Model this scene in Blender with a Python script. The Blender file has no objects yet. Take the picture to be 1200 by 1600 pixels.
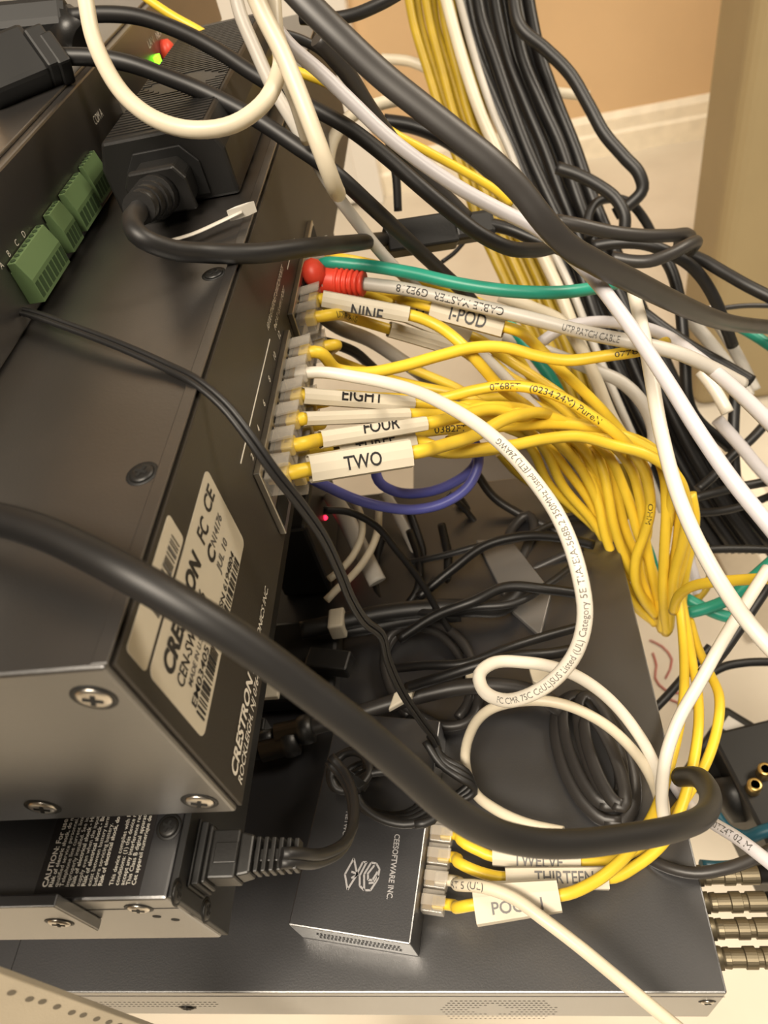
import bpy, bmesh, math, random
from mathutils import Vector as V, Matrix
random.seed(7)
scn = bpy.context.scene
col = scn.collection
# ---------------------------------------------------------------- camera
F = 1136.95                                   # focal length in pixels of the 1200x1600 frame
H = 0.85                                      # camera height over the floor
CAM = V((0, 0, H))
CR = V((0.98120526, 0.03068762, -0.19051118))     # camera right, down and forward in the world
CD = V((-0.10594149, -0.73950759, -0.6647593))
CF = V((-0.16128435, 0.67244836, -0.72235764))
cam_d = bpy.data.cameras.new('camera'); cam = bpy.data.objects.new('camera', cam_d); col.objects.link(cam)
cam.matrix_world = Matrix(((CR[0], -CD[0], -CF[0], 0), (CR[1], -CD[1], -CF[1], 0), (CR[2], -CD[2], -CF[2], H), (0, 0, 0, 1)))
cam_d.sensor_width = 36; cam_d.lens = 36 * F / 1600; cam_d.clip_start = 0.01; cam_d.clip_end = 50
cam_d.dof.use_dof = True; cam_d.dof.focus_distance = 0.24; cam_d.dof.aperture_fstop = 18
scn.camera = cam
scn.view_settings.view_transform = 'Standard'; scn.view_settings.look = 'None'
scn.view_settings.gamma = 1; scn.view_settings.use_curve_mapping = False
scn.view_settings.exposure = 0.0
# ---------------------------------------------------------------- light
wd = bpy.data.worlds.new('room_ambient'); scn.world = wd; wd.use_nodes = True
bg = wd.node_tree.nodes['Background']; bg.inputs[0].default_value = (1, 0.86, 0.68, 1); bg.inputs[1].default_value = 0.12
def area(name, loc, target, sx, sy, power, color=(1, 0.88, 0.72)):
    l = bpy.data.lights.new(name, 'AREA'); l.shape = 'RECTANGLE'; l.size = sx; l.size_y = sy; l.energy = power; l.color = color
    o = bpy.data.objects.new(name, l); col.objects.link(o); o.location = loc
    o.rotation_euler = (V(target) - V(loc)).to_track_quat('-Z', 'Y').to_euler(); return o
area('ceiling_light', (-0.35, -0.9, 2.5), (0.1, 0.1, 0.4), 1.2, 0.6, 95)
area('ceiling_light', (1.75, 0.9, 2.6), (0.6, 1.0, 0), 1.2, 0.6, 85)

# ---------------------------------------------------------------- measuring
def dirv(x, y): return CR * ((x - 600) / F) + CD * ((y - 800) / F) + CF
def P(x, y, d): return CAM + dirv(x, y) * (d / 1000)      # the point d millimetres deep seen at (x, y)
def on(x, y, axis, val):                                   # the point of the plane axis = val seen at (x, y)
    r = dirv(x, y); return CAM + r * ((val - CAM[axis]) / r[axis])
def proj(w):
    c = V(w) - CAM; z = c.dot(CF); return (600 + F * c.dot(CR) / z, 800 + F * c.dot(CD) / z, z)

# ---------------------------------------------------------------- materials
def mat(name, color, rough=0.5, metal=0.0, spec=0.5, coat=0.0, emis=None, estr=0.0, trans=0.0, alpha=1.0, var=0.0, vscale=40, ior=1.5, bump=0.0, bscale=800, color2=None, vdet=4, sheen=0):
    m = bpy.data.materials.new(name); m.use_nodes = True
    nt = m.node_tree; b = nt.nodes['Principled BSDF']
    b.inputs['Base Color'].default_value = (*color, 1); b.inputs['Roughness'].default_value = rough
    b.inputs['Metallic'].default_value = metal; b.inputs['Specular IOR Level'].default_value = spec
    b.inputs['Coat Weight'].default_value = coat; b.inputs['Coat Roughness'].default_value = 0.3; b.inputs['IOR'].default_value = ior
    b.inputs['Transmission Weight'].default_value = trans; b.inputs['Alpha'].default_value = alpha
    if emis: b.inputs['Emission Color'].default_value = (*emis, 1); b.inputs['Emission Strength'].default_value = estr
    if var or color2:
        tc = nt.nodes.new('ShaderNodeTexCoord'); n = nt.nodes.new('ShaderNodeTexNoise')
        n.inputs['Scale'].default_value = vscale; n.inputs['Detail'].default_value = vdet
        nt.links.new(tc.outputs['Object'], n.inputs['Vector'])
        r = nt.nodes.new('ShaderNodeValToRGB'); r.color_ramp.elements[0].position = 0.35; r.color_ramp.elements[1].position = 0.65
        c2 = color2 or tuple(min(1, c * (1 + var)) for c in color); c1 = color if color2 else tuple(c * (1 - var) for c in color)
        r.color_ramp.elements[0].color = (*c1, 1); r.color_ramp.elements[1].color = (*c2, 1)
        nt.links.new(n.outputs['Fac'], r.inputs['Fac']); nt.links.new(r.outputs['Color'], b.inputs['Base Color'])
    if bump:
        tc = nt.nodes.new('ShaderNodeTexCoord'); n = nt.nodes.new('ShaderNodeTexNoise'); n.inputs['Scale'].default_value = bscale
        bp = nt.nodes.new('ShaderNodeBump'); bp.inputs['Strength'].default_value = bump; bp.inputs['Distance'].default_value = 0.0003
        nt.links.new(tc.outputs['Object'], n.inputs['Vector']); nt.links.new(n.outputs['Fac'], bp.inputs['Height']); nt.links.new(bp.outputs['Normal'], b.inputs['Normal'])
    return m
M = dict(
 yellow=mat('yellow_jacket', (0.72, 0.50, 0.035), 0.42, var=0.06, vscale=60),
 yellow_shaded=mat('shaded_yellow_jacket', (0.40, 0.27, 0.015), 0.45, var=0.08, vscale=60),  # the yellow jacket again, with the shade on rear strands put into its colour
 white=mat('white_jacket', (0.70, 0.655, 0.57), 0.38, var=0.03),
 cream=mat('cream_jacket', (0.60, 0.535, 0.41), 0.42, var=0.05),
 greyc=mat('grey_jacket', (0.50, 0.47, 0.42), 0.42, var=0.05),
 silverc=mat('pale_grey_jacket', (0.55, 0.53, 0.55), 0.38, var=0.04),
 black=mat('black_rubber', (0.007, 0.0065, 0.0065), 0.42, var=0.2, vscale=30, spec=0.4),
 blackcord=mat('black_pvc_cord', (0.009, 0.0085, 0.0085), 0.48, var=0.15, vscale=30, spec=0.5),
 greycord=mat('charcoal_cord', (0.026, 0.0235, 0.022), 0.42, var=0.12, vscale=40, spec=0.5),
 green=mat('green_jacket', (0.015, 0.26, 0.18), 0.40, var=0.08),
 blue=mat('violet_blue_jacket', (0.10, 0.11, 0.42), 0.38, var=0.08),
 red=mat('red_boot', (0.72, 0.06, 0.03), 0.45),
 redw=mat('red_wire', (0.42, 0.03, 0.03), 0.45),
 case=mat('black_powder_coat', (0.010, 0.009, 0.0085), 0.36, spec=0.5, ior=2.3, bump=0.12, bscale=1500, color2=(0.020, 0.017, 0.015), vscale=26, coat=0.5),
 caseb=mat('black_enamel', (0.008, 0.008, 0.010), 0.34, spec=0.5, ior=2.3, bump=0.1, bscale=1500, var=0.1, coat=0.6),
 panel=mat('dark_bronze_panel', (0.024, 0.0195, 0.0145), 0.5, bump=0.15, bscale=1500),
 plastic=mat('black_plastic', (0.010, 0.0095, 0.009), 0.42, bump=0.12, bscale=1200, ior=1.5),
 plasticd=mat('matt_black_plastic', (0.007, 0.007, 0.007), 0.55),
 void=mat('dark_socket', (0.003, 0.003, 0.003), 0.8),
 steel=mat('zinc_steel', (0.60, 0.56, 0.50), 0.3, metal=1.0),
 gun=mat('gunmetal', (0.20, 0.17, 0.115), 0.46, metal=0.9),
 shield=mat('tin_shield', (0.42, 0.40, 0.36), 0.35, metal=1.0),
 gold=mat('gold_contact', (0.75, 0.52, 0.18), 0.3, metal=1.0),
 clear=mat('clear_plastic', (0.50, 0.46, 0.40), 0.12, alpha=0.36, ior=1.6),
 tgreen=mat('green_terminal', (0.115, 0.185, 0.075), 0.5),
 tgreend=mat('dark_green_socket', (0.03, 0.06, 0.02), 0.6),
 slot=mat('dark_slot', (0.13, 0.11, 0.08), 0.7),
 paper=mat('label_paper', (0.54, 0.49, 0.39), 0.6, var=0.03),
 ink=mat('black_ink', (0.012, 0.011, 0.012), 0.5),
 inkg=mat('grey_ink', (0.10, 0.095, 0.09), 0.5),
 print_w=mat('white_print', (0.72, 0.68, 0.60), 0.5),
 print_g=mat('grey_print', (0.30, 0.29, 0.29), 0.4),
 glossl=mat('clear_film_label', (0.022, 0.020, 0.020), 0.2, spec=0.6),
 tie=mat('nylon_tie', (0.55, 0.52, 0.46), 0.4),
 led_g=mat('green_led', (0.1, 0.9, 0.05), 0.3, emis=(0.25, 1, 0.02), estr=3.0),
 led_r=mat('red_led', (0.9, 0.02, 0.05), 0.3, emis=(1, 0.02, 0.06), estr=3.5),
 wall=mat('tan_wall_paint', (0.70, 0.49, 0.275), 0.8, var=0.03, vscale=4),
 tray=mat('grey_tray_metal', (0.20, 0.19, 0.18), 0.4, metal=0.5),
 base=mat('cream_trim_paint', (0.90, 0.82, 0.66), 0.5, var=0.05, vscale=30),
 floor=mat('pale_stone_floor', (0.62, 0.56, 0.46), 0.35, color2=(0.70, 0.64, 0.53), vscale=6),
 door=mat('white_door_paint', (0.85, 0.82, 0.76), 0.5),
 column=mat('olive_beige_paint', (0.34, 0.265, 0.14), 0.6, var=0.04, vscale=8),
 board=mat('beige_board', (0.42, 0.36, 0.27), 0.6, var=0.05),
 rack=mat('beige_rack_paint', (0.48, 0.42, 0.32), 0.5, metal=0.2, bump=0.3, bscale=2000, var=0.05),
 teal=mat('teal_jacket', (0.015, 0.10, 0.15), 0.4),
)

# ---------------------------------------------------------------- mesh building
class MB:
    def __init__(s): s.v = []; s.f = []; s.sm = []
    def add(s, vs, fs, smooth=False):
        n = len(s.v); s.v += [V(p) for p in vs]; s.f += [tuple(i + n for i in f) for f in fs]; s.sm += [smooth] * len(fs); return s
    def hexa(s, b, t):                                    # bottom 4 and top 4 corners, same winding
        return s.add(list(b) + list(t), [(3, 2, 1, 0), (4, 5, 6, 7), (0, 1, 5, 4), (1, 2, 6, 5), (2, 3, 7, 6), (3, 0, 4, 7)])
    def box(s, a, b):
        x0, y0, z0 = (min(a[i], b[i]) for i in range(3)); x1, y1, z1 = (max(a[i], b[i]) for i in range(3))
        return s.hexa([(x0, y0, z0), (x1, y0, z0), (x1, y1, z0), (x0, y1, z0)], [(x0, y0, z1), (x1, y0, z1), (x1, y1, z1), (x0, y1, z1)])
    def obox(s, c, u, v, w, a, b, h):                     # oriented box centred at c
        c = V(c); u, v, w = V(u).normalized() * a / 2, V(v).normalized() * b / 2, V(w).normalized() * h / 2
        return s.hexa([c - u - v - w, c + u - v - w, c + u + v - w, c - u + v - w], [c - u - v + w, c + u - v + w, c + u + v + w, c - u + v + w])
    def prism(s, o, u, v, pts, n, h):                     # outline pts in the (u, v) plane at o, pushed h along n
        o, u, v, n = V(o), V(u), V(v), V(n); k = len(pts)
        a = [o + u * p[0] + v * p[1] for p in pts]; b = [p + n * h for p in a]
        return s.add(a + b, [tuple(range(k))[::-1], tuple(range(k, 2 * k))] + [(i, (i + 1) % k, k + (i + 1) % k, k + i) for i in range(k)])
    def lathe(s, o, ax, prof, n=24, caps=True):           # prof = [(distance along the axis, radius)]
        o, ax = V(o), V(ax).normalized(); u = ax.orthogonal().normalized(); w = ax.cross(u); vs = []; fs = []
        for t, r in prof: vs += [o + ax * t + (u * math.cos(6.28318 * i / n) + w * math.sin(6.28318 * i / n)) * r for i in range(n)]
        for j in range(len(prof) - 1): fs += [(j * n + i, j * n + (i + 1) % n, (j + 1) * n + (i + 1) % n, (j + 1) * n + i) for i in range(n)]
        k = len(fs); s.add(vs, fs, True)
        if caps: m = len(s.v) - len(vs); s.f += [tuple(range(m, m + n))[::-1], tuple(range(m + len(vs) - n, m + len(vs)))]; s.sm += [False, False]
        return s
    def tube(s, pts, r, n=12, flat=1.0, up=None, caps=True, off=(0, 0)):
        T = [(pts[min(i + 1, len(pts) - 1)] - pts[max(i - 1, 0)]).normalized() for i in range(len(pts))]
        u = (V(up) - T[0] * V(up).dot(T[0])).normalized() if up else T[0].orthogonal().normalized()
        vs = []; fs = []
        for i, p in enumerate(pts):
            u = (u - T[i] * u.dot(T[i])).normalized(); w = T[i].cross(u); rr = r[i] if isinstance(r, list) else r
            q = p + u * off[0] + w * off[1]
            vs += [q + u * (math.cos(6.28318 * k / n) * rr * flat) + w * (math.sin(6.28318 * k / n) * rr) for k in range(n)]
        for j in range(len(pts) - 1): fs += [(j * n + i, j * n + (i + 1) % n, (j + 1) * n + (i + 1) % n, (j + 1) * n + i) for i in range(n)]
        s.add(vs, fs, True)
        if caps: m = len(s.v) - len(vs); s.f += [tuple(range(m, m + n))[::-1], tuple(range(m + len(vs) - n, m + len(vs)))]; s.sm += [False, False]
        return s
WL = {}                                                    # world place of each object
def obj(name, mb, m, parent=None, bevel=0, label=None, cat=None, group=None, kind=None, loc=None, solid=0, seg=2):
    base = WL[parent.name] if parent else (V(loc) if loc is not None else sum(mb.v, V()) / len(mb.v))
    me = bpy.data.meshes.new(name); me.from_pydata([p - base for p in mb.v], [], mb.f)
    me.polygons.foreach_set('use_smooth', mb.sm); me.materials.append(M[m] if isinstance(m, str) else m)
    o = bpy.data.objects.new(name, me); col.objects.link(o)
    if parent: o.parent = parent
    else: o.location = base
    WL[o.name] = base
    if bevel:
        b = o.modifiers.new('bevel', 'BEVEL'); b.width = bevel; b.segments = seg; b.limit_method = 'ANGLE'; b.angle_limit = 0.6
    if solid: b = o.modifiers.new('thickness', 'SOLIDIFY'); b.thickness = solid
    tag(o, label, cat, group, kind); return o
def tag(o, label=None, cat=None, group=None, kind=None):
    for k, x in (('label', label), ('category', cat), ('group', group), ('kind', kind)):
        if x: o[k] = x
    return o
def thing(name, label, cat, loc, group=None, kind=None):
    o = bpy.data.objects.new(name, None); col.objects.link(o); o.location = loc; o.empty_display_size = 0.01
    WL[o.name] = V(loc); return tag(o, label, cat, group, kind)
def smooth_path(pts, step=0.0022, straight=()):
    pts = [V(p) for p in pts]; n = len(pts); out = []
    T = []
    for i in range(n):
        if i == 0: T.append((pts[1] - pts[0]).normalized())
        elif i == n - 1: T.append((pts[-1] - pts[-2]).normalized())
        else:
            a, b = pts[i] - pts[i - 1], pts[i + 1] - pts[i]; la, lb = a.length, b.length
            T.append((a / la * lb + b / lb * la).normalized())
    for i in straight: T[i] = T[i + 1] = (pts[i + 1] - pts[i]).normalized()
    for i in range(n - 1):
        L = (pts[i + 1] - pts[i]).length; k = max(2, int(L / step))
        for j in range(k):
            t = j / k; t2, t3 = t * t, t ** 3
            out.append(pts[i] * (2 * t3 - 3 * t2 + 1) + T[i] * L * (t3 - 2 * t2 + t) + pts[i + 1] * (3 * t2 - 2 * t3) + T[i + 1] * L * (t3 - t2))
    out.append(pts[-1]); return out
PATH = {}
def cable(name, label, m, pts, dia, cat='cable', group=None, flat=1.0, n=12, strands=None, step=0.0022, up=None):
    w = [p if isinstance(p, V) else P(*p[:3]) for p in pts]; st = [i for i, p in enumerate(pts) if not isinstance(p, V) and len(p) == 4]   # 4th entry: straight to the next point
    path = smooth_path(w, step, st)
    for e, f_ in ((0, 1), (-1, -2)):                       # a cable leaving the picture runs on for a hand's breadth
        x_, y_, z_ = proj(path[e])
        if not (0 < x_ < 1200 and 0 < y_ < 1600):
            more = path[e] + (path[e] - path[f_]).normalized() * (.05 + z_ * .2); path = [more] + path if e == 0 else path + [more]
    mb = MB(); up = up or -CF
    for off in (strands or [(0, 0)]): mb.tube(path, dia / 2000, n, flat, up, off=off)
    o = obj(name, mb, m, label=label, cat=cat, group=group, loc=path[0]); PATH[o.name] = path
    return o
def yc(label, pts, dia=4.6, m='yellow', **k): return cable('ethernet_cable', label, m, pts, dia, **k)

# lettering -------------------------------------------------------
_tc = {}
def text2d(s, bold=0.0):
    key = (s, bold)
    if key not in _tc:
        c = bpy.data.curves.new('lettering', 'FONT'); c.body = s; c.size = 1; c.resolution_u = 3; c.offset = bold
        o = bpy.data.objects.new('lettering', c); col.objects.link(o); bpy.context.view_layer.update()
        me = bpy.data.meshes.new_from_object(o.evaluated_get(bpy.context.evaluated_depsgraph_get()))
        vs = [(v.co.x, v.co.y) for v in me.vertices]; fs = [tuple(p.vertices) for p in me.polygons]
        bpy.data.objects.remove(o); bpy.data.curves.remove(c); bpy.data.meshes.remove(me)
        x0, x1 = min(v[0] for v in vs), max(v[0] for v in vs); y0 = min(0, min(v[1] for v in vs)) if False else 0
        _tc[key] = ([(x - x0, y) for x, y in vs], fs, x1 - x0)
    return _tc[key]
def text_on(s, o, u, v, h, width=None, m='ink', parent=None, bold=0.012, name='lettering', slant=0.0, clip=None, mb=None, centre=False, lift=None):
    """flat lettering: o lower left of the first letter, u reading direction, v letter-up, h capital height."""
    vs, fs, w = text2d(s, bold); k = h / 0.70; kx = (width / w) if width else k
    u, v = V(u).normalized(), V(v); v = (v - u * v.dot(u)).normalized(); o = V(o)
    if centre: o = o - u * (w * kx / 2) - v * (h / 2)
    own = mb is None; mb = mb or MB()
    if clip:                                               # keep only lo < height < hi
        bm = bmesh.new(); bv = [bm.verts.new((x, y, 0)) for x, y in vs]
        for f in fs:
            try: bm.faces.new([bv[i] for i in f])
            except ValueError: pass
        for val, sgn in ((clip[0], -1), (clip[1], 1)):
            bmesh.ops.bisect_plane(bm, geom=bm.verts[:] + bm.edges[:] + bm.faces[:], plane_co=(0, val / k, 0), plane_no=(0, sgn, 0), clear_outer=True)
        bm.verts.index_update(); vs = [(q.co.x, q.co.y) for q in bm.verts]; fs = [tuple(q.index for q in f.verts) for f in bm.faces]; bm.free()
    mb.add([o + u * ((x + slant * y) * kx) + v * (y * k) for x, y in vs], fs)
    if own: return obj(name, mb, m, parent)
def arclen(path):
    S = [0]
    for a, b in zip(path, path[1:]): S.append(S[-1] + (b - a).length)
    return S
def text_tube(cab, s, at, h, dia, m='ink', rev=False, ang=0.0, width=None, bold=0.0):
    """print around a cable: starts at the path point nearest the pixel AT."""
    path = PATH[cab.name]; S = arclen(path)
    i0 = min(range(len(path)), key=lambda i: (proj(path[i])[0] - at[0]) ** 2 + (proj(path[i])[1] - at[1]) ** 2)
    vs, fs, w = text2d(s, bold); k = h / 0.70; kx = (width / w) if width else k
    T = [(path[min(i + 1, len(path) - 1)] - path[max(i - 1, 0)]).normalized() for i in range(len(path))]
    r = dia / 2000 + 0.00012; out = []; sg = -1 if rev else 1
    for x, y in vs:
        t = S[i0] + sg * x * kx; i = i0
        while i < len(path) - 2 and S[i + 1] < t: i += 1
        while i > 0 and S[i] > t: i -= 1
        fr = (t - S[i]) / max(1e-9, S[i + 1] - S[i]); p = path[i].lerp(path[i + 1], fr); tt = T[i].lerp(T[i + 1], fr).normalized()
        n = (CAM - p); n = (n - tt * n.dot(tt)).normalized(); b = n.cross(tt) * sg
        a = ang + (y * k - h / 2) / (dia / 2000)
        out.append(p + n * (math.cos(a) * r) + b * (math.sin(a) * r))
    mb = MB().add(out, fs); return obj('printed_text', mb, m, cab)
def sleeve(cab, A, B, wpx, text=None, h=None, tpx=5, m='paper', tx=None, clip_top=None, ink='ink', bold=0.012, roll=0.0, wB=None, voff=0.0, tw=None):
    """flat paper wrap around a cable from A to B (pixel, pixel, depth); wpx is its height in the photo's pixels."""
    pth = PATH[cab.name]; near = lambda q: min(pth, key=lambda p_: (proj(p_)[0] - q[0]) ** 2 + (proj(p_)[1] - q[1]) ** 2)
    a, b = near(A), near(B); u = (b - a).normalized(); w0 = wpx * A[2] / F / 1000; w1 = (wB or wpx) * B[2] / F / 1000
    n = CAM - (a + b) / 2; n = (n - u * n.dot(u)).normalized(); v = n.cross(u)
    if v.dot(-CD) < 0: v = -v
    if roll: n, v = n * math.cos(roll) + v * math.sin(roll), v * math.cos(roll) - n * math.sin(roll)
    t = .0052 if tpx > 5 else .0042; mb = MB(); ring = [(-.5, 0), (-.44, .5), (-.15, .62), (.15, .62), (.44, .5), (.5, 0), (.44, -.5), (-.44, -.5)]
    vs = []
    for p, w in ((a, w0), (b, w1)): vs += [p + v * (q[0] * w) + n * (q[1] * t) for q in ring]
    k = len(ring); mb.add(vs, [(i, (i + 1) % k, k + (i + 1) % k, k + i) for i in range(k)])
    o = obj('label_sleeve', mb, m, cab, solid=0.00025)
    if text:
        hh = h * A[2] / F / 1000; L = (b - a).length
        tc = a + u * (L * (tx if tx is not None else .5)) + n * (t * 0.62 + 0.00035) + v * (voff * A[2] / F / 1000)
        vs_, fs_, w = text2d(text, bold); k_ = hh / .7; kx = (tw * A[2] / F / 1000 / w) if tw else k_
        lo = -w0 * .5 - voff * A[2] / F / 1000 + hh / 2; hi = w0 * .46 - voff * A[2] / F / 1000 + hh / 2
        text_on(text, tc - u * (w * kx / 2) - v * (hh / 2), u, v, hh, w * kx, ink, o, bold, clip=(lo, min(hi, hh * (clip_top or 9))))
    return o
def screw(parent, c, n, r=0.0032, m='steel', name='screw', head=0.0007):
    c, n = V(c), V(n).normalized(); u = n.orthogonal().normalized(); w = n.cross(u)
    mb = MB().lathe(c, n, [(0, r), (head * .6, r * .95), (head, r * .72), (head, r * .1)], 20)
    o = obj(name, mb, m, parent)
    x = MB(); a = (u + w * .4).normalized(); b = n.cross(a)
    x.obox(c + n * (head + .00005), a, b, n, r * 1.1, r * .26, .0002).obox(c + n * (head + .00006), b, a, n, r * 1.1, r * .26, .0002)
    obj('cross_slot', x, 'void', o); 
    rg = MB().lathe(c, n, [(0.00005, r * 1.28), (0.0001, r * 1.28), (.0001, r * 1.0)], 20, False); obj('countersink', rg, 'plasticd', o)
    return o
Xp, Yp, Zp = V((1, 0, 0)), V((0, 1, 0)), V((0, 0, 1))

# ================================================================= the room
WY = 1.964                                                  # far wall
fl = MB(); fl.box((-3.0, -2.5, -0.05), (3.2, WY, 0)); obj('floor', fl, 'floor', kind='structure')
wl = MB(); wl.box((-3.0, WY, 0), (3.2, WY + .1, 2.8)); obj('wall_back', wl, 'wall', kind='structure')
wl = MB(); wl.box((-3.1, -2.5, 0), (-3.0, WY + .1, 2.8)); obj('wall_left', wl, 'wall', kind='structure')
# moulded skirting along the far wall
bx1 = on(1137, 170, 1, WY - .02)[0]
bb = MB(); bb.prism((-0.30, WY, 0), Yp, Zp, [(0, 0), (-.016, 0), (-.016, .05), (-.011, .058), (-.011, .085), (-.003, .1), (0, .1)], Xp, bx1 + .30)
obj('baseboard_back', bb, 'base', kind='structure')
rt = MB(); rt.prism((bx1, WY, 0), Xp, Zp, [(0, 0), (.016, 0), (.016, .05), (.011, .058), (.011, .085), (.003, .1), (0, .1)], -Yp, .18)
obj('baseboard_right', rt, 'base', kind='structure')
# the door at the left of the far wall
dx = on(560, 100, 1, WY - .03)[0]
dr = thing('door_1', None, None, (dx - .5, WY, 0), kind='structure')
obj('door_leaf', MB().box((dx - .95, WY - .05, 0.01), (dx - .06, WY - .01, 2.05)), 'door', dr, .002)
obj('door_frame', MB().box((dx - .06, WY - .06, 0), (dx, WY, 2.12)), 'door', dr, .003)
# the wall end at the right
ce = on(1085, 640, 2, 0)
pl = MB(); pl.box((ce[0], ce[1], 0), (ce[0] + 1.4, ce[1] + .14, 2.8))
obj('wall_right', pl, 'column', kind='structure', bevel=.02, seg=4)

# ================================================================= rack equipment
AX, AY, AT, AB = -0.0719, 0.0654, H - 0.1031, H - 0.1735    # network switch: rear face, near side, top, bottom
def case_box(th, x0, x1, y0, y1, z0, z1, m='case', name='case', bevel=.0008): return obj(name, MB().box((x0, y0, z0), (x1, y1, z1)), m, th, bevel)
sw = thing('network_switch', 'large black rack network switch with many yellow cables in its rear sockets', 'network switch', (AX - .15, AY + .215, AB))
case_box(sw, -.42, AX - .0012, AY, AY + .43, AB, AT)
rp = obj('rear_panel', MB().box((AX - .0012, AY + .0015, AB), (AX, AY + .43, AT - .0012)), 'panel', sw, .0003)
for x, y in ((67, 1261), (312, 1252), (147, 1090)): screw(sw, on(x, y, 1, AY), -Yp, .0036)
for x, y in ((222, 740), (334, 428)): screw(sw, on(x, y, 2, AT), Zp, .003, 'plastic')
# bevelled rim of the top sheet
obj('cover_lip', MB().box((AX - .004, AY + .0005, AT), (AX - .0005, AY + .43, AT + .0006)), 'case', sw, .0003)
# lettering on the rear panel
def rear_text(s, p0, p1, hpx, m='print_w', parent=rp, bold=.01, slant=0.2, X=AX, up=Zp):
    a, b = on(*p0, 0, X + .0002), on(*p1, 0, X + .0002); a.z = b.z = (a.z + b.z) / 2
    text_on(s, a, Yp, up, hpx, (b - a).length, m, parent, bold, slant=slant)
zt = on(372, 1200, 0, AX).z
def rt2(s, y0, y1, z, h, **k):
    text_on(s, (AX + .0002, y0, z), Yp, Zp, h, y1 - y0, k.get('m', 'print_w'), rp, k.get('bold', .01), slant=k.get('slant', .2))
ya, yb = on(366, 1215, 0, AX).y, on(392, 1062, 0, AX).y
z1 = on(378, 1140, 0, AX).z
rt2('CRESTRON', ya, yb, z1 - .0012, .0042, bold=.03)
rt2('ELECTRONICS INC.', yb + .002, on(420, 925, 0, AX).y, z1 - .0010, .0026)
rt2('ROCKLEIGH, NJ 07647', ya, on(400, 1040, 0, AX).y, z1 - .0052, .0028)
# fine rules and tiny captions by the sockets
p, q = on(376, 725, 0, AX), on(422, 532, 0, AX)
obj('printed_rule', MB().box((AX, p.y, p.z), (AX + .0002, q.y, p.z + .0004)), 'print_w', rp)
p2, q2 = on(440, 460, 0, AX), on(450, 410, 0, AX)
obj('printed_rule', MB().box((AX, q2.y - .004, p2.z), (AX + .0002, q2.y + .02, p2.z + .0004)), 'print_w', rp)
rt2('10/100 ETHERNET SWITCH PORTS', on(420, 520, 0, AX).y, on(443, 425, 0, AX).y, on(430, 470, 0, AX).z, .0022)
rt2('PoE AT 15.4W / PORT', on(428, 512, 0, AX).y, on(443, 450, 0, AX).y, on(436, 480, 0, AX).z - .001, .002)
# jack blocks (clear-edged metal frames, two rows of sockets)
JZ, JP, Y0 = H - .1480, .0125, 0.1522
def jack_block(y0, n, bottoms):
    blk = obj('socket_block', MB().box((AX, y0, H - .1690), (AX + .0022, y0 + n * JP, H - .1412)), 'shield', rp, .0003)
    for i in range(n):
        for z in (JZ, JZ - .0135):
            c = y0 + (i + .5) * JP
            obj('socket', MB().box((AX + .0023, c - .0052, z - .0046), (AX + .0024, c + .0052, z + .0046)), 'void', blk)
    return blk
jack_block(Y0, 6, 0); jack_block(Y0 + 6 * JP + .0105, 6, 0)
for i, s in enumerate(['2', '4', '6', '8', '10', '12']):
    text_on(s, (AX + .0002, Y0 + (i + .3) * JP, H - .1392), Yp, Zp, .0024, None, 'print_w', rp)
c = on(440, 803, 0, AX); text_on('N/A', (AX + .0002, c.y, c.z), Yp, Zp, .0024, None, 'print_w', rp)
# rating labels on the rear panel
def barcode(mb, o, u, v, L, h, seed, gaps=.45):
    r = random.Random(seed); x = 0
    while x < L:
        w = r.choice((.3, .3, .55, .9)) / 1000
        mb.prism(o + u * x, u, v, [(0, 0), (w, 0), (w, h), (0, h)], Xp, .00004); x += w + r.choice((.3, .5, .8)) / 1000
def rounded(w, h, r, k=5):
    out = []
    for cx, cy, a0 in ((w - r, r, -90), (w - r, h - r, 0), (r, h - r, 90), (r, r, 180)):
        out += [(cx + r * math.cos(math.radians(a0 + 90 * i / k)), cy + r * math.sin(math.radians(a0 + 90 * i / k))) for i in range(k + 1)]
    return out
c1 = on(321, 737, 0, AX); c2 = on(230, 1057, 0, AX); c3 = on(317, 1151, 0, AX); c4 = on(383, 842, 0, AX)
ly0, ly1, lz1, lz0 = (c2.y + c3.y) / 2, (c1.y + c4.y) / 2, (c1.z + c2.z) / 2, (c3.z + c4.z) / 2
LW, LH = ly1 - ly0, lz1 - lz0
lab = obj('rating_label', MB().prism((AX, ly0, lz0), Yp, Zp, rounded(LW, LH, .0022), Xp, .00015), 'paper', rp)
def L1(s, fy, fz, h, fw=None, **k): text_on(s, (AX + .0003, ly0 + fy * LW, lz0 + fz * LH), Yp, Zp, h, fw * LW if fw else None, k.pop('m', 'ink'), lab, **k)
L1('CRESTRON', .07, .70, LH * .18, .52, bold=.04, slant=.1)
L1('CEN-SWPOE-16', .08, .50, LH * .13, .42)
L1('MADE IN U.S.A.', .12, .38, LH * .07, .25, m='inkg')
L1('FC', .68, .72, LH * .17, .1, bold=.02); L1('CE', .83, .76, LH * .16, .12, bold=.02)
L1('C', .66, .50, LH * .15, .07, bold=.04); L1('N14176', .74, .54, LH * .10, .17, m='inkg'); L1('JUL 10', .68, .34, LH * .10, .17, m='inkg')
L1('SN 6194804', .55, .16, LH * .08, .30); L1('EM03405', .07, .24, LH * .09, .26)
bc = MB(); barcode(bc, V((AX + .0003, ly0 + .54 * LW, lz0 + .02 * LH)), Yp, Zp, .32 * LW, .12 * LH, 3); barcode(bc, V((AX + .0003, ly0 + .06 * LW, lz0 + .06 * LH)), Yp, Zp, .30 * LW, .16 * LH, 5)
obj('barcode', bc, 'ink', lab)
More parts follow.
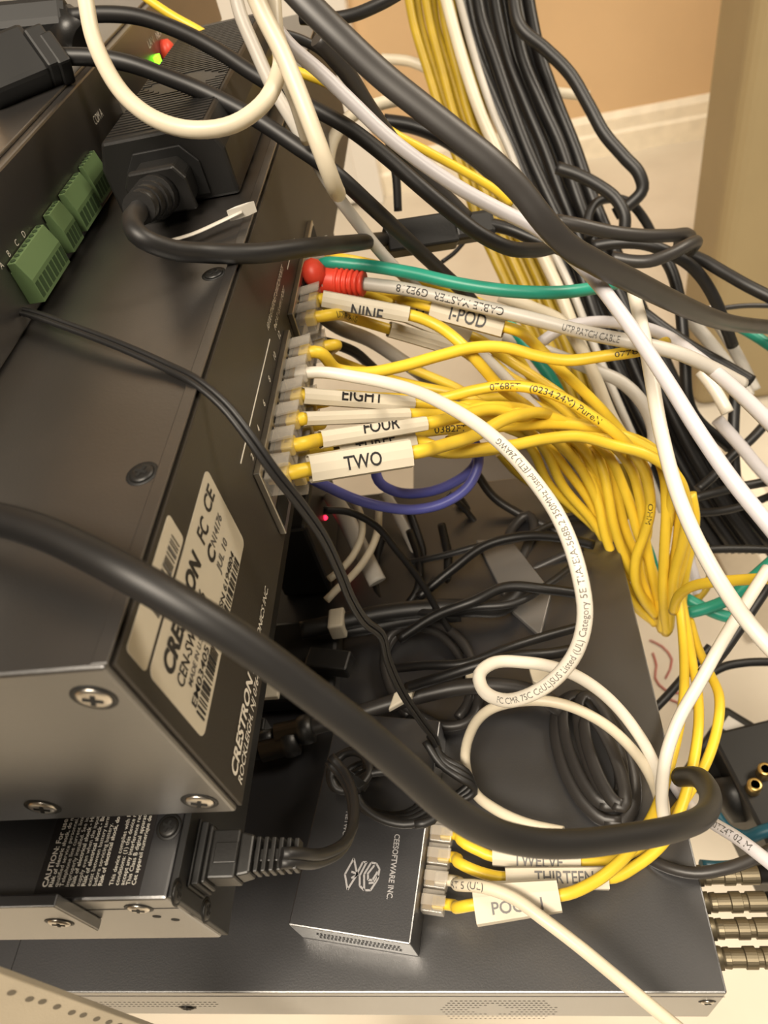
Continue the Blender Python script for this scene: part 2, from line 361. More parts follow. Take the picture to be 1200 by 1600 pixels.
d1 = on(263, 808, 0, AX); d2 = on(195, 1012, 0, AX); d4 = on(288, 838, 0, AX); d3 = on(226, 1052, 0, AX)
sy0, sy1 = (d2.y + d3.y) / 2, (d1.y + d4.y) / 2; sz1 = (d1.z + d2.z) / 2; sz0 = max(lz1 + .0004, (d3.z + d4.z) / 2)
l2 = obj('barcode_label', MB().prism((AX, sy0, sz0), Yp, Zp, rounded(sy1 - sy0, sz1 - sz0, .0012), Xp, .00012), 'paper', rp)
bc = MB(); barcode(bc, V((AX + .0003, sy0 + .012, sz0 + .001)), Yp, Zp, (sy1 - sy0) * .55, (sz1 - sz0) * .5, 9); obj('barcode', bc, 'inkg', l2)

# control processor sitting on the switch, with green pluggable terminals along its rear face
BX, BT = -0.137, H - .067
cp = thing('control_processor', 'black rack control processor with green plug terminals, standing on the big switch', 'av controller', (BX - .1, .28, AT))
case_box(cp, -.42, BX, .02, .52, AT + .0004, BT, 'case')
obj('top_cover', MB().box((-.42, .02, BT), (BX - .0035, .52, BT + .0012)), 'case', cp, .0004)
def btext(s, px, h, w=None, bold=.0):
    a = on(px[0], px[1], 0, BX + .0002); text_on(s, a, Yp, Zp, h, w, 'print_w', cp, bold)
btext('COM A', (150, 196), .0030, .0100); btext('LAN', (234, 76), .0030, .009); btext('NET', (246, 62), .0030, .009); btext('COM B', (184, 152), .0030, .0100)
for s, px in (('A', (3, 421)), ('B', (15, 402)), ('C', (27, 386)), ('D', (38, 372))): btext(s, px, .0019)
# sockets with LED and red button near the brick
g = on(243, 94, 0, BX); obj('green_lamp', MB().obox(g + Xp * .001, Yp, Zp, Xp, .005, .0035, .002), 'led_g', cp, label='lit green lamp')
g = on(258, 82, 0, BX); obj('red_button', MB().lathe(g, Xp, [(0, .0055), (.003, .0052), (.0045, .0035), (.005, .001)], 16), 'red', cp, label='round red button')
g = on(193, 163, 0, BX); obj('clear_socket', MB().obox(g + Xp * .001, Yp, Zp, Xp, .008, .004, .003), 'clear', cp)
def terminal(pa, pb, n, label=None):
    """pluggable screw terminal; pa, pb = photo points of its near and far lower front corners."""
    z0 = on(0, 0, 0, BX).z * 0 + AT + .004
    a, b = on(*pa, 2, z0), on(*pb, 2, z0); x1 = (a.x + b.x) / 2; y0, y1 = a.y, b.y
    hz = .0135; dpt = x1 - BX
    prof = [(0, 0), (dpt, 0), (dpt, hz * .55), (dpt * .60, hz), (dpt * .08, hz), (dpt * .08, hz * .8), (0, hz * .8)]
    t = obj('terminal_plug', MB().prism((BX, y0, z0), Xp, Zp, prof, Yp, y1 - y0), 'tgreen', cp, .0002, label=label)
    p = (y1 - y0) / n
    for i in range(n):
        c = y0 + (i + .5) * p
        obj('wire_entry', MB().box((x1 - .0002, c - p * .34, z0 + .0012), (x1 + .0001, c + p * .34, z0 + hz * .46)), 'tgreend', t)
        obj('clamp_screw', MB().lathe((BX + dpt * .38, c, z0 + hz), Zp, [(0, p * .27), (.0003, p * .27)], 10), 'tgreend', t)
terminal((70, 472), (111, 409), 8, 'eight-way green terminal'); terminal((118, 394), (131, 371), 4, 'four-way green terminal'); terminal((137, 361), (160, 325), 5, 'five-way green terminal'); terminal((160, 317), (178, 290), 5, 'dim green terminal beside the power brick')

# power brick lying on the switch
bxl, bxr, by0, by1, bz1 = -.1262, -.0805, .258, .392, H - .078
br = thing('power_brick', 'black ribbed power brick lying on top of the switch', 'power supply', ((bxl + bxr) / 2, (by0 + by1) / 2, AT))
mb = MB(); mb.prism((bxl, by0, AT + .0004), Xp, Zp, [(0, 0), (bxr - bxl, 0), (bxr - bxl, .016), (bxr - bxl - .004, bz1 - AT), (.004, bz1 - AT), (0, .016)], Yp, by1 - by0)
obj('case', mb, 'plastic', br, .0012)
ribs = MB(); k = 46
for i in range(k):
    y = by0 + .004 + i * (by1 - by0 - .008) / k
    w = (bxr - bxl - .010); gap = 0.30 < i / k < .42
    if 0.30 < i / k < 0.44: 
        s = abs(i / k - .37) / .07; ribs.box((bxl + .005, y, bz1), (bxl + .005 + w * .25 * s + .001, y + .0015, bz1 + .0007)); ribs.box((bxr - .005 - w * .3 * s - .001, y, bz1), (bxr - .005, y + .0015, bz1 + .0007))
    else: ribs.box((bxl + .005, y, bz1), (bxr - .005, y + .0015, bz1 + .0007))
obj('ribs', ribs, 'plastic', br)
# moulded recess and plug in its near face
cx = on(256, 262, 1, by0).x; bk = .74
rec = MB(); w2, h2 = .0135, .0175
rec.prism((cx, by0 - .0002, AT + .003), Xp, Zp, [(-w2, 0), (w2, 0), (w2, h2 * .65), (w2 - .005, h2), (-w2 + .005, h2), (-w2, h2 * .65)], -Yp, .0012)
obj('inlet_frame', rec, 'plasticd', br, .0003)

# IEC plug and mains cord of the brick
pc = cable('mains_cable', 'black mains cord plugged into the ribbed brick, looping back over the switch', 'blackcord',
  [P(228, 312, 228), P(213, 335, 219), (207, 345, 213), (222, 372, 208), (260, 388, 212), (320, 395, 220), (400, 396, 226), (470, 388, 236), (540, 381, 268), (600, 374, 312)],  6.2)
a0 = V((cx, by0 - .001, AT + .0105))
pb = MB(); pb.prism(a0 + Zp * -.006, Xp, Zp, [(-.0100, 0), (.0100, 0), (.0100, .009), (.0070, .013), (-.0070, .013), (-.0100, .009)], -Yp, .010).prism(a0 + Zp * -.0075 - Yp * .009, Xp, Zp, [(-.0110, 0), (.0110, 0), (.0110, .011), (.0080, .0155), (-.0080, .0155), (-.0110, .011)], -Yp, .003); obj('plug_body', pb, 'plastic', pc, .0008)
e0 = a0 - Yp * .012; e1 = P(218, 325, 222)
obj('plug_neck', MB().tube(smooth_path([e0, e0 - Yp * .006, e1, P(212, 328, 218)], .001), [.0080] * 60, 16) if False else MB().tube([e0, e0 - Yp * .004, e0.lerp(e1, .6), e1], [.0070, .0066, .0052, .0044], 16), 'plastic', pc)
sr = MB()
for i in range(4):
    t = i / 3; p = e0.lerp(e1, .25 + .75 * t); sr.lathe(p, (e1 - e0), [(0, .0067 - .0018 * t), (.0012, .0067 - .0018 * t)], 16)
obj('strain_relief', sr, 'plastic', pc)
# small white tie lying beneath
tp = smooth_path([on(258, 378, 2, AT + .006), on(300, 366, 2, AT + .004), on(345, 346, 2, AT + .004), on(378, 330, 2, AT + .005)])
tt = MB().tube(tp, .0013, 8, .3, Zp); ct = obj('cable_tie', tt, 'tie', label='translucent cable tie around the brick\'s cord on the switch top', cat='cable tie')
obj('tie_head', MB().obox(tp[-1], tp[-1] - tp[-5], V((1, .3, 0)), Zp, .0050, .0050, .004), 'tie', ct, .0006)

# second unit under the switch
DT, DY, DXr = H - .185, .0490, -.0929
DB = DT - .040
d2u = thing('rack_amplifier', 'slim black rack unit with a white CAUTION notice, under the big switch', 'amplifier', (-.25, .26, DB))
case_box(d2u, -.42, DXr, DY, .46, DB, DT, 'caseb')
obj('rear_flange', MB().box((DXr, DY + .0005, DB + .0005), (DXr + .0020, .46, DT - .0005)), 'plasticd', d2u, .0003)
for x, y in ((264, 1292),): screw(d2u, on(x, y, 2, DT), Zp, .0028, 'plastic')
for x, y in ((217, 1419),): screw(d2u, on(x, y, 1, DY), -Yp, .0030)
for x, y in ((276, 1394), (322, 1422)): screw(d2u, on(x, y, 0, DXr + .002), Xp, .0026, 'plastic')
for x, y in ((245, 1432), (274, 1437)): obj('screw_hole', MB().lathe(on(x, y, 1, DY), -Yp, [(0, .0012), (.0001, .0012)], 12), 'void', d2u)
s0 = on(0, 1424, 1, DY)
obj('side_seam', MB().box((-.42, DY - .0001, s0.z - .0003), (DXr, DY, s0.z)), 'void', d2u)
er = on(155, 1455, 1, DY - .003)
ear = MB(); e2 = on(85, 1417, 1, DY - .003)
ear.prism((0, DY, 0), Xp, Zp, [(-.42, er.z), (er.x, er.z), (e2.x, e2.z), (-.42, e2.z)], -Yp, .003); ee = obj('rack_ear', ear, 'caseb', d2u, .0004)
screw(ee, on(93, 1441, 1, DY - .003), -Yp, .0030)
# the caution notice printed on its top
gz = DT + .0001
c0, c1_, c2_ = on(50, 1403, 2, gz), on(216, 1403, 2, gz), on(80, 1275, 2, gz)
nb = obj('notice_film', MB().box((c0.x, c0.y, DT), (c1_.x, c0.y + .055, DT + .0001)), 'glossl', d2u)
lines = ['CAUTION: For use in a controlled environment', 'Risk of electric shock, do not open', 'qualified service personnel.', 'Telephone line current limiting', 'improperly installed. See install', 'Risk of electrical shock - Hazard', 'supply even when the input AC', 'Risk of electrical shock - Batteries', 'exist between battery terminals', 'before servicing battery.', 'Risk of electrical shock, do not', '', 'This device complies with Part 15', 'conditions: (1) this device may not', 'accept any interference received', 'This Class B digital apparatus', 'Cet appareil numerique de la classe']
tb = MB()
xa, xb = on(66, 1394, 2, gz), on(213, 1392, 2, gz)
for i, s in enumerate(lines):
    if s:
        x = xa.x + (xb.x - xa.x) * (i + .6) / len(lines)
        text_on(s, (x, xa.y + .0012, gz + .0001), Yp, -Xp, .00112 if i else .0015, None, mb=tb, bold=.02 if s.startswith(('Risk', 'CAU')) else .0)
obj('notice_text', tb, 'print_w', nb)
# its mains plug with a finned strain relief
pk = cable('mains_cable', 'black cord with a finned plug in the slim unit\'s rear, looping onto the small box', 'blackcord',
  [(440, 1338, 190), (466, 1338, 192), (485, 1340, 196), (510, 1336, 205), (535, 1322, 214), (550, 1295, 224), (553, 1260, 234), (545, 1225, 244), (530, 1200, 250), (515, 1185, 252)], 3.2, strands=[(0, -.0008), (0, .0016)])
q0 = V((DXr + .002, on(300, 1340, 0, DXr).y - .002, H - .2030))
fx = V((1, -.02, 0))
def stack(mb, x0, x1, hy, hz, hy2=None, hz2=None):
    hy2, hz2 = hy2 or hy, hz2 or hz
    a = [q0 + Xp * x0 + V((0, sy * hy, sz * hz)) for sy, sz in ((-1, -1), (1, -1), (1, 1), (-1, 1))]
    b = [q0 + Xp * x1 + V((0, sy * hy2, sz * hz2)) for sy, sz in ((-1, -1), (1, -1), (1, 1), (-1, 1))]
    mb.hexa(a, b)
q0 = on(350, 1340, 2, H - .1965); q0.x = DXr + .002
sx, sy = .66, .58
_st = stack
def stack(mb, x0, x1, hy, hz, hy2=None, hz2=None): _st(mb, x0 * sx, x1 * sx, hy * sy, hz * sy * .8, (hy2 or hy) * sy, (hz2 or hz) * sy * .8)
shr = MB(); stack(shr, 0, .0012, .0150, .0125); stack(shr, .0012, .0042, .0138, .0115)
obj('inlet_frame', shr, 'plasticd', pk, .0004)
bd = MB(); stack(bd, .0042, .0062, .0128, .0095); stack(bd, .0062, .0180, .0108, .0085); stack(bd, .0180, .0235, .0098, .0072, .0085, .0062)
obj('plug_body', bd, 'plastic', pk, .0006)
obj('finger_pad', MB().box(q0 + V((.0055, -.0026, .0039)), q0 + V((.0118, .0026, .0044))), 'plastic', pk, .0002)
fn = MB()
for i in range(6): stack(fn, .0245 + i * .0032, .0264 + i * .0032, .0078 - .0002 * i, .0055 - .0002 * i)
stack(fn, .0235, .0430, .0028, .0030); obj('strain_relief', fn, 'plastic', pk, .0003)

# the wide unit at the bottom
TT, TY, TX = H - .29, .0458, .0537
wu = thing('rack_receiver', 'wide black rack unit at the bottom carrying the small box and coils', 'receiver', (-.16, .27, TT - .046))
TXf = .0545
case_box(wu, -.43, TX, TY, .285, TT - .046, TT, 'caseb', bevel=.0006)
screw(wu, on(1105, 1565, 1, TY), -Yp, .0022); screw(wu, on(293, 1574, 1, TY), -Yp, .0028, 'plastic')
sm_ = on(36, 1460, 2, TT); obj('top_seam', MB().box((sm_.x - .0004, TY, TT), (sm_.x, .2, TT + .0001)), 'void', wu)
obj('side_seam', MB().box((-.43, TY - .0001, TT - .0062), (TX, TY, TT - .0058)), 'void', wu)
vh = MB()
for i in range(26):
    for j in range(3):
        c = on(150 + i * 7.4 + (j % 2) * 3.5, 1566 + j * 3.2, 1, TY); vh.prism((c.x, TY, c.z), Xp, Zp, [(-.0007, 0), (0, .0005), (.0007, 0), (0, -.0005)], -Yp, .00005)
for i in range(24):
    for j in range(9):
        x, y = 690 + i * 7.6 + (j % 2) * 3.6, 1564 + j * 3.4
        e = abs((x - 778) / 100) + abs((y - 1578) / 26) * .5
        if e < 1 and not (abs((x - 770) / 38) + abs((y - 1578) / 9) < 1):
            c = on(x, y, 1, TY); vh.prism((c.x, TY, c.z), Xp, Zp, [(-.0006, 0), (0, .0005), (.0006, 0), (0, -.0005)], -Yp, .00005)
obj('vent_holes', vh, 'void', wu)
# coax connectors on its rear, each holding a thick plug
for i, (x, y, lb) in enumerate(((1088, 1330, 'gunmetal coax plug at the wide unit, farthest and half hidden by cords'), (1099, 1374, 'gunmetal coax plug at the wide unit, second from the far end'), (1110, 1417, 'gunmetal coax plug at the wide unit, next to the nearest one'), (1121, 1467, 'gunmetal coax plug nearest the corner of the wide unit'))):
    c = on(x, y, 0, TX); c.z = H - .313
    kk = thing('coax_plug', lb, 'connector', c, 'coax plugs on the wide unit')
    obj('hex_nut', MB().lathe(c, Xp, [(0, .0040), (.0004, .0043), (.0050, .0043), (.0052, .0040)], 6), 'gun', kk)
    cm = MB().lathe(c + Xp * .005, Xp, [(t_, r_ * .68) for t_, r_ in ((0, .0042), (.001, .0050), (.0028, .0052), (.0030, .0046), (.0075, .0046), (.0078, .0054), (.0115, .0054), (.0118, .0044), (.0135, .0044), (.0138, .0052), (.020, .0052), (.0205, .004))], 24); cm.sm = [False] * len(cm.sm); obj('collar', cm, 'gun', kk)
    obj('boot', MB().lathe(c + Xp * .0255, Xp, [(0, .0033), (.02, .0030), (.08, .0028)], 16), 'black', kk)

# small box on the wide unit
mz = H - .272
m0, m1 = on(450, 1445, 2, mz), on(641, 1476, 2, mz)
mu = (m1 - m0).normalized(); mv = V((-mu.y, mu.x, 0)); mw = (m1 - m0).length; ml = .080
mini = thing('network_box', 'small black box with grey cube logo lying on the wide unit', 'network device', (m0 + m1) / 2 + mv * .04 + V((0, 0, -.018)))
mbx = MB(); f0 = V((m0.x, m0.y, TT + .0003)); mbx.hexa([f0, f0 + mu * mw, f0 + mu * mw + mv * ml, f0 + mv * ml], [f0 + Zp * .0177, f0 + mu * mw + Zp * .0177, f0 + mu * mw + mv * ml + Zp * .0177, f0 + mv * ml + Zp * .0177])
obj('case', mbx, 'caseb', mini, .0005)
vh = MB()
for i in range(22):
    for j in range(4):
        c = f0 + mu * (mw * (.2 + .032 * i + .012 * (j % 2))) + Zp * (.005 + .0022 * j)
        vh.prism(c - mv * .00005, mu, Zp, [(-.0006, 0), (0, .0006), (.0006, 0), (0, -.0006)], -mv, .00004)
obj('vent_holes', vh, 'void', mini)
def tt_(x, y): p = on(x, y, 2, mz + .0002); return p
a, b = tt_(617, 1303), tt_(604, 1405)
text_on('CEESOFTWARE INC.', a, (b - a), Xp, .0020, (b - a).length, 'print_g', mini, .02)
# cube logo as outlined strokes
lg = MB()
def stroke(p, w=.0007):
    pp = [tt_(*q) for q in p]
    for s_, e_ in zip(pp, pp[1:]):
        d = (e_ - s_); n_ = Zp.cross(d).normalized() * w / 2; lg.add([s_ - n_, e_ - n_, e_ + n_, s_ + n_], [(0, 1, 2, 3)])
for st in ([(553, 1341), (539, 1366), (543, 1390), (558, 1366), (553, 1341)], [(549, 1362), (560, 1366), (549, 1372)], [(558, 1364), (567, 1347), (573, 1347), (562, 1368), (562, 1384), (569, 1391), (569, 1366)],
           [(569, 1366), (580, 1348), (588, 1349), (593, 1358), (590, 1374), (579, 1391), (571, 1391)], [(574, 1366), (585, 1352)], [(575, 1366), (575, 1375), (582, 1375), (590, 1362)], [(576, 1380), (584, 1379), (591, 1368)]): stroke(st)
obj('cube_logo', lg, 'print_g', mini)
a, b = tt_(541, 1268), tt_(533, 1320); text_on('NETWORK', a, (b - a), Xp, .0016, (b - a).length, 'print_g', mini, .02)

# near rack post, left bottom corner
q = P(-6, 1520, 150); q2 = P(-6, 1520, 150)
rk = thing('rack_post', 'beige slotted steel rack post at the near left corner', 'rack post', (q.x, q.y, 0))
pw = MB(); ra = P(0, 1521, 152); rbx = ra.x
pw.box((rbx - .06, ra.y - .0025, 0), (rbx + .0001, ra.y, H + .3)) if False else None
pdir = V((-.80, -.60, 0)).normalized()
nrm = V((pdir.y, -pdir.x, 0))
def rpost(px, py, d): return P(px, py, d)
e = V((ra.x, ra.y, 0))
pw.hexa([e, e + pdir * .05, e + pdir * .05 + nrm * .002, e + nrm * .002], [p_ + Zp * (H + .2) for p_ in (e, e + pdir * .05, e + pdir * .05 + nrm * .002, e + nrm * .002)])
obj('slotted_face', pw, 'rack', rk, .0003)
sl = MB(); nface = nrm if nrm.dot(CAM - ra) > 0 else -nrm
def post_pt(x, y):
    r = dirv(x, y); o_ = e + (nrm * .002 if nface == nrm else V()); t = (o_ - CAM).dot(nrm) / r.dot(nrm); return CAM + r * t
for x, y in ((18, 1551), (46, 1561), (66, 1565), (89, 1573), (112, 1582), (130, 1586), (151, 1592), (170, 1597), (186, 1602)):
    c = post_pt(x, y); rr = .0011
    pts = [(rr * .7 * math.cos(6.283 * k / 14), rr * 1.25 * math.sin(6.283 * k / 14)) for k in range(14)]
    sl.prism(c, pdir, Zp, pts, nface, .00008)
obj('slots', sl, 'slot', rk)
# ================================================================= plugs
def rj45(cab, c, ax, up, jacket, L=.0080, body='clear', k=1.0):
    """clear modular plug: c = where the cable enters its back, ax = towards the socket."""
    ax, up = V(ax).normalized(), V(up).normalized(); s = ax.cross(up)
    b = obj('plug', MB().obox(c + ax * L / 2, ax, s, up, L, .0112 * k, .0078 * k), body, cab, .0004, label='clear modular plug')
    obj('jacket_end', MB().obox(c + ax * (L * .28), ax, s, up, L * .56, .0062 * k, .0042 * k), jacket, b, .0008 * k)
    obj('wire_pairs', MB().obox(c + ax * (L * .78), ax, s, up, L * .4, .0075 * k, .0012 * k), 'gold', b)
    lt = MB(); q = [(x_, y_, z_) for x_, y_, z_ in ((-.001 * k, -1, .0056 * k), (L, -1, .0042 * k), (L, 1, .0042 * k), (-.001 * k, 1, .0056 * k))]
    lt.hexa([c + ax * x_ + s * (y_ * .0026 * k) + up * z_ for x_, y_, z_ in q], [c + ax * x_ + s * (y_ * .0026 * k) + up * (z_ + .0008 * k) for x_, y_, z_ in q])
    obj('latch', lt, body, b)
PXE = AX + .0092
def port(i, row=0):
    y = Y0 + (i + .5) * JP + (.0105 if i > 5 else 0)
    return V((PXE, y, JZ - .0135 * row))
def from_port(i, row=0): p = port(i, row); return [p - Xp * .003, p + Xp * .001]
EOF_MARK = 0

# ================================================================= network cables out of the switch, near plug first
def sw_cable(label, i, pts, m='yellow', dia=4.6, row=0, **k):
    x0 = proj(port(i, row) + Xp * .003)[0] + 14; pts = [q for q in pts if q[0] > x0 or len(q) == 4]
    o = yc(label, from_port(i, row) + pts, dia, m, **k); rj45(o, port(i, row), -Xp, Zp, m); return o
two = sw_cable('yellow network cable wearing the TWO label', 0, [(483, 733, 226, 1), (640, 708, 235), (700, 694, 250), (745, 679, 262), (790, 655, 272), (830, 645, 285), (868, 652, 305), (905, 690, 335), (935, 760, 352), (955, 830, 360), (975, 890, 366)])
sleeve(two, (478, 734, 225), (637, 712, 236), 43, 'TWO', 22, tpx=10, tx=.5, tw=62)
four = sw_cable('yellow network cable wearing the FOUR label', 1, [(500, 687, 240, 1), (663, 662, 253), (720, 650, 268), (770, 640, 280), (815, 652, 292), (870, 690, 322), (915, 745, 345), (940, 800, 352), (955, 862, 362), (985, 925, 370), (1024, 975, 375)])
sleeve(four, (497, 691, 238), (660, 663, 254), 27, 'FOUR', 20, tpx=10, tx=.55, tw=62, voff=9, wB=21)
six = sw_cable('yellow network cable with a blank pale label below EIGHT', 2, [(488, 655, 247, 1), (634, 648, 262), (700, 648, 275), (760, 636, 290), (820, 640, 305), (880, 672, 325), (930, 730, 345), (950, 790, 358), (975, 850, 366), (1008, 905, 372), (1030, 960, 378)])
sleeve(six, (476, 657, 247), (631, 648, 262), 20, None, tpx=10)
eight = sw_cable('yellow network cable wearing the EIGHT label', 3, [(492, 622, 257, 1), (642, 631, 270), (700, 634, 278), (760, 650, 286), (800, 662, 292), (850, 656, 300), (900, 662, 306), (960, 676, 308), (1010, 695, 308), (1042, 725, 312), (1056, 770, 322), (1062, 830, 335), (1054, 890, 346), (1046, 940, 356), (1040, 990, 370)])
sleeve(eight, (476, 625, 257), (639, 631, 272), 24, 'EIGHT', 20, tpx=10, tx=.5, tw=72, voff=8, wB=22)
wht = cable('ethernet_cable', 'white cable printed with category wording, arching right and looping back', 'white',
  from_port(4) + [(560, 590, 253), (640, 608, 245), (700, 635, 234), (770, 682, 221), (830, 745, 208), (880, 822, 197), (906, 900, 192), (914, 960, 194), (900, 1018, 199), (870, 1058, 205), (825, 1087, 213), (785, 1094, 222), (755, 1078, 231), (749, 1054, 238), (768, 1037, 244), (820, 1035, 250), (880, 1047, 256), (935, 1078, 262), (985, 1130, 266), (1018, 1185, 266), (1034, 1240, 264), (1040, 1290, 262)], 4.3)
rj45(wht, port(4), -Xp, Zp, 'white')
text_tube(wht, 'FC CMR 75C CcUL)SUS Listed (UL) Category 5E TIA/EIA-568B.2 350MHz Listed (ETL) 24AWG', (782, 1094), .0018, 4.3, 'inkg', rev=True, width=.108)
ten = sw_cable('yellow network cable snaking level toward the right, no label', 5, [(500, 563, 276), (530, 578, 278), (575, 582, 280), (625, 573, 282), (690, 555, 284), (740, 543, 286), (790, 543, 287), (840, 556, 287), (885, 563, 286), (940, 557, 283), (1005, 547, 278), (1040, 535, 296)])
text_tube(ten, '0778FT', (958, 560), .002, 4.6, width=.012)
j0 = sw_cable('yellow network cable with 24AWG print below NINE', 6, [(510, 502, 305), (560, 500, 308), (600, 512, 311, 1), (714, 545, 321), (740, 560, 330), (800, 610, 345), (850, 640, 352), (905, 665, 355), (940, 720, 362)])
text_tube(j0, 'UTP 4PR 24AWG', (520, 500), .0026, 4.6, width=.025)
sleeve(j0, (604, 515, 311), (712, 545, 321), 23, None, tpx=12)
nine = sw_cable('yellow network cable wearing the NINE label', 7, [(516, 473, 297, 1), (638, 492, 293), (680, 507, 293), (718, 535, 290), (748, 567, 292), (775, 598, 300), (830, 640, 325), (880, 690, 345), (912, 740, 350), (934, 790, 356), (952, 850, 362), (968, 905, 368), (1000, 955, 374), (1022, 972, 378)])
sleeve(nine, (504, 474, 300), (636, 494, 293), 24, 'NINE', 20, tpx=14, tx=.52, tw=48, voff=-9)
# red boot cable
mas = cable('ethernet_cable', 'pale grey printed cable with a red ribbed boot at its plug', 'greyc',
  [port(8) - Xp * .002, (510, 437, 300), (565, 443, 298), (640, 453, 294), (700, 467, 290), (780, 486, 284), (850, 503, 280), (920, 521, 276), (1000, 537, 270), (1060, 552, 272), (1110, 574, 278), (1160, 600, 288)], 5.4)
text_tube(mas, 'CABLE MASTER  G9E218', (792, 489), .0030, 5.4, rev=True, width=.045)
text_tube(mas, 'UTP PATCH CABLE', (880, 511), .0026, 5.4, 'inkg', width=.022)
b0, b1 = P(487, 437, 303), P(567, 443, 298); bd_ = (b1 - b0).normalized()
bt = MB().tube([b0, b0.lerp(b1, .3), b0.lerp(b1, .45), b0.lerp(b1, .7), b1], [.0054, .0060, .0056, .0050, .0046], 16); bo = obj('boot', bt, 'red', mas, label='red ribbed plug boot')
rbm = MB()
for i in range(6): rbm.lathe(b0.lerp(b1, .48 + .095 * i), bd_, [(0, .0052 - .0001 * i), (.0004, .0062 - .0002 * i), (.0013, .0062 - .0002 * i), (.0017, .0052 - .0001 * i)], 20)
obj('boot_ribs', rbm, 'red', bo)
obj('boot_thumb', MB().lathe(P(486, 428, 297), Xp + Zp * .1, [(-.003, .003), (-.001, .0055), (.002, .0060), (.004, .0050), (.006, .002)], 16), 'red', bo)
grn = cable('ethernet_cable', 'green cable running above the red boot to the right', 'green',
  [port(9) - Xp * .002, (505, 412, 300), (560, 414, 296), (640, 426, 290), (720, 444, 284), (800, 455, 280), (870, 457, 280), (930, 450, 286), (975, 440, 300), (1000, 445, 330)], 5.0)
rj45(grn, port(9), -Xp, Zp, 'green')
up2 = yc('yellow cable with a pale sleeve, rising behind the green cable', [port(10) - Xp * .002, (500, 400, 320), (540, 405, 322), (600, 418, 330), (660, 440, 340), (700, 452, 345), (760, 478, 350)])
rj45(up2, port(10), -Xp, Zp, 'yellow')
# second-row cables with labels further right
three = yc('yellow network cable wearing the half hidden THREE label', from_port(1, 1) + [(528, 712, 246, 1), (645, 690, 258), (700, 706, 262), (745, 702, 268), (800, 696, 276), (850, 686, 284), (905, 682, 290), (960, 696, 294), (1010, 710, 294), (1048, 734, 294), (1072, 785, 305), (1066, 850, 320), (1055, 890, 332), (1048, 950, 352), (1044, 985, 366)])
rj45(three, port(1, 1), -Xp, Zp, 'yellow')
sleeve(three, (530, 712, 250), (642, 688, 260), 30, 'THREE', 20, tpx=10, tx=.45, tw=68, voff=4)
for row, i, ptsx, lb in (
  (1, 2, [(490, 700, 262), (570, 690, 270), (650, 676, 276), (700, 670, 280), (760, 668, 288), (820, 664, 294), (880, 663, 300), (940, 672, 304), (990, 688, 304), (1030, 712, 304), (1050, 745, 312), (1046, 800, 325), (1037, 870, 338), (1038, 930, 350), (1034, 985, 368)], 'yellow cable with 0382FT print emerging below FOUR'),
  (1, 3, [(490, 655, 272), (560, 650, 280), (640, 648, 290), (700, 640, 300), (745, 632, 305), (800, 655, 315), (850, 700, 335), (880, 760, 348), (930, 820, 358), (958, 870, 365)], 'yellow cable leaving the lower socket under the blank label'),
  (1, 4, [(520, 618, 290), (600, 622, 300), (690, 622, 305), (740, 610, 300), (785, 603, 296), (830, 606, 292), (880, 622, 290), (925, 650, 290), (965, 680, 294), (995, 715, 305), (1012, 755, 320), (1016, 795, 330), (1006, 835, 340), (994, 880, 350), (996, 915, 358), (1022, 957, 368)], 'yellow cable printed 0768FT arching over the others'),
  (1, 6, [(520, 560, 320), (600, 590, 325), (660, 605, 328), (720, 618, 325), (770, 640, 325), (830, 700, 340), (860, 760, 352), (900, 797, 360), (930, 825, 365), (955, 862, 370)], 'yellow cable dipping behind the white printed one'),
  ):
    o = yc(lb, from_port(i, row) + ptsx); rj45(o, port(i, row), -Xp, Zp, 'yellow')
    if '0768FT' in lb: text_tube(o, '0768FT   (0234.24M) PureN', (768, 605), .0026, 4.6, width=.047)
    if '0382FT' in lb: text_tube(o, '0382FT', (672, 674), .0026, 4.6, width=.0135)
# cables whose labels stand further up
kit = yc('yellow network cable wearing the I-POD label', [port(9, 1), (520, 445, 330), (600, 462, 325), (668, 478, 300, 1), (797, 513, 292), (835, 537, 306), (872, 574, 308), (905, 605, 312), (940, 640, 318), (968, 672, 325), (1000, 722, 335), (1004, 770, 345), (1012, 830, 352), (998, 880, 360), (1012, 930, 366), (1030, 975, 374)])
sleeve(kit, (672, 482, 300), (790, 512, 294), 34, 'I-POD', 20, tpx=14, tx=.52, tw=58, voff=0)
kt = yc('yellow network cable wearing the KIT label', [port(8, 1), (520, 462, 340), (608, 474, 318, 1), (742, 528, 320), (790, 560, 332), (840, 592, 330), (880, 620, 330), (940, 690, 345), (970, 752, 352), (986, 790, 356), (997, 830, 362), (1010, 890, 368), (1030, 940, 374)])
sleeve(kt, (618, 478, 325), (735, 522, 325), 36, 'KIT', 20, tpx=14, tx=.28, tw=34, voff=6)
sl2 = yc('yellow network cable wearing a pale label behind I-POD', [port(10, 1), (560, 470, 355), (640, 486, 346), (700, 508, 342, 1), (787, 542, 342), (830, 590, 350), (860, 640, 355), (900, 712, 362), (918, 745, 364), (938, 810, 368), (950, 870, 372), (985, 930, 378), (1012, 965, 384)])
sleeve(sl2, (712, 506, 342), (782, 535, 342), 30, 'I-', 16, tpx=14, tx=.3, voff=0)
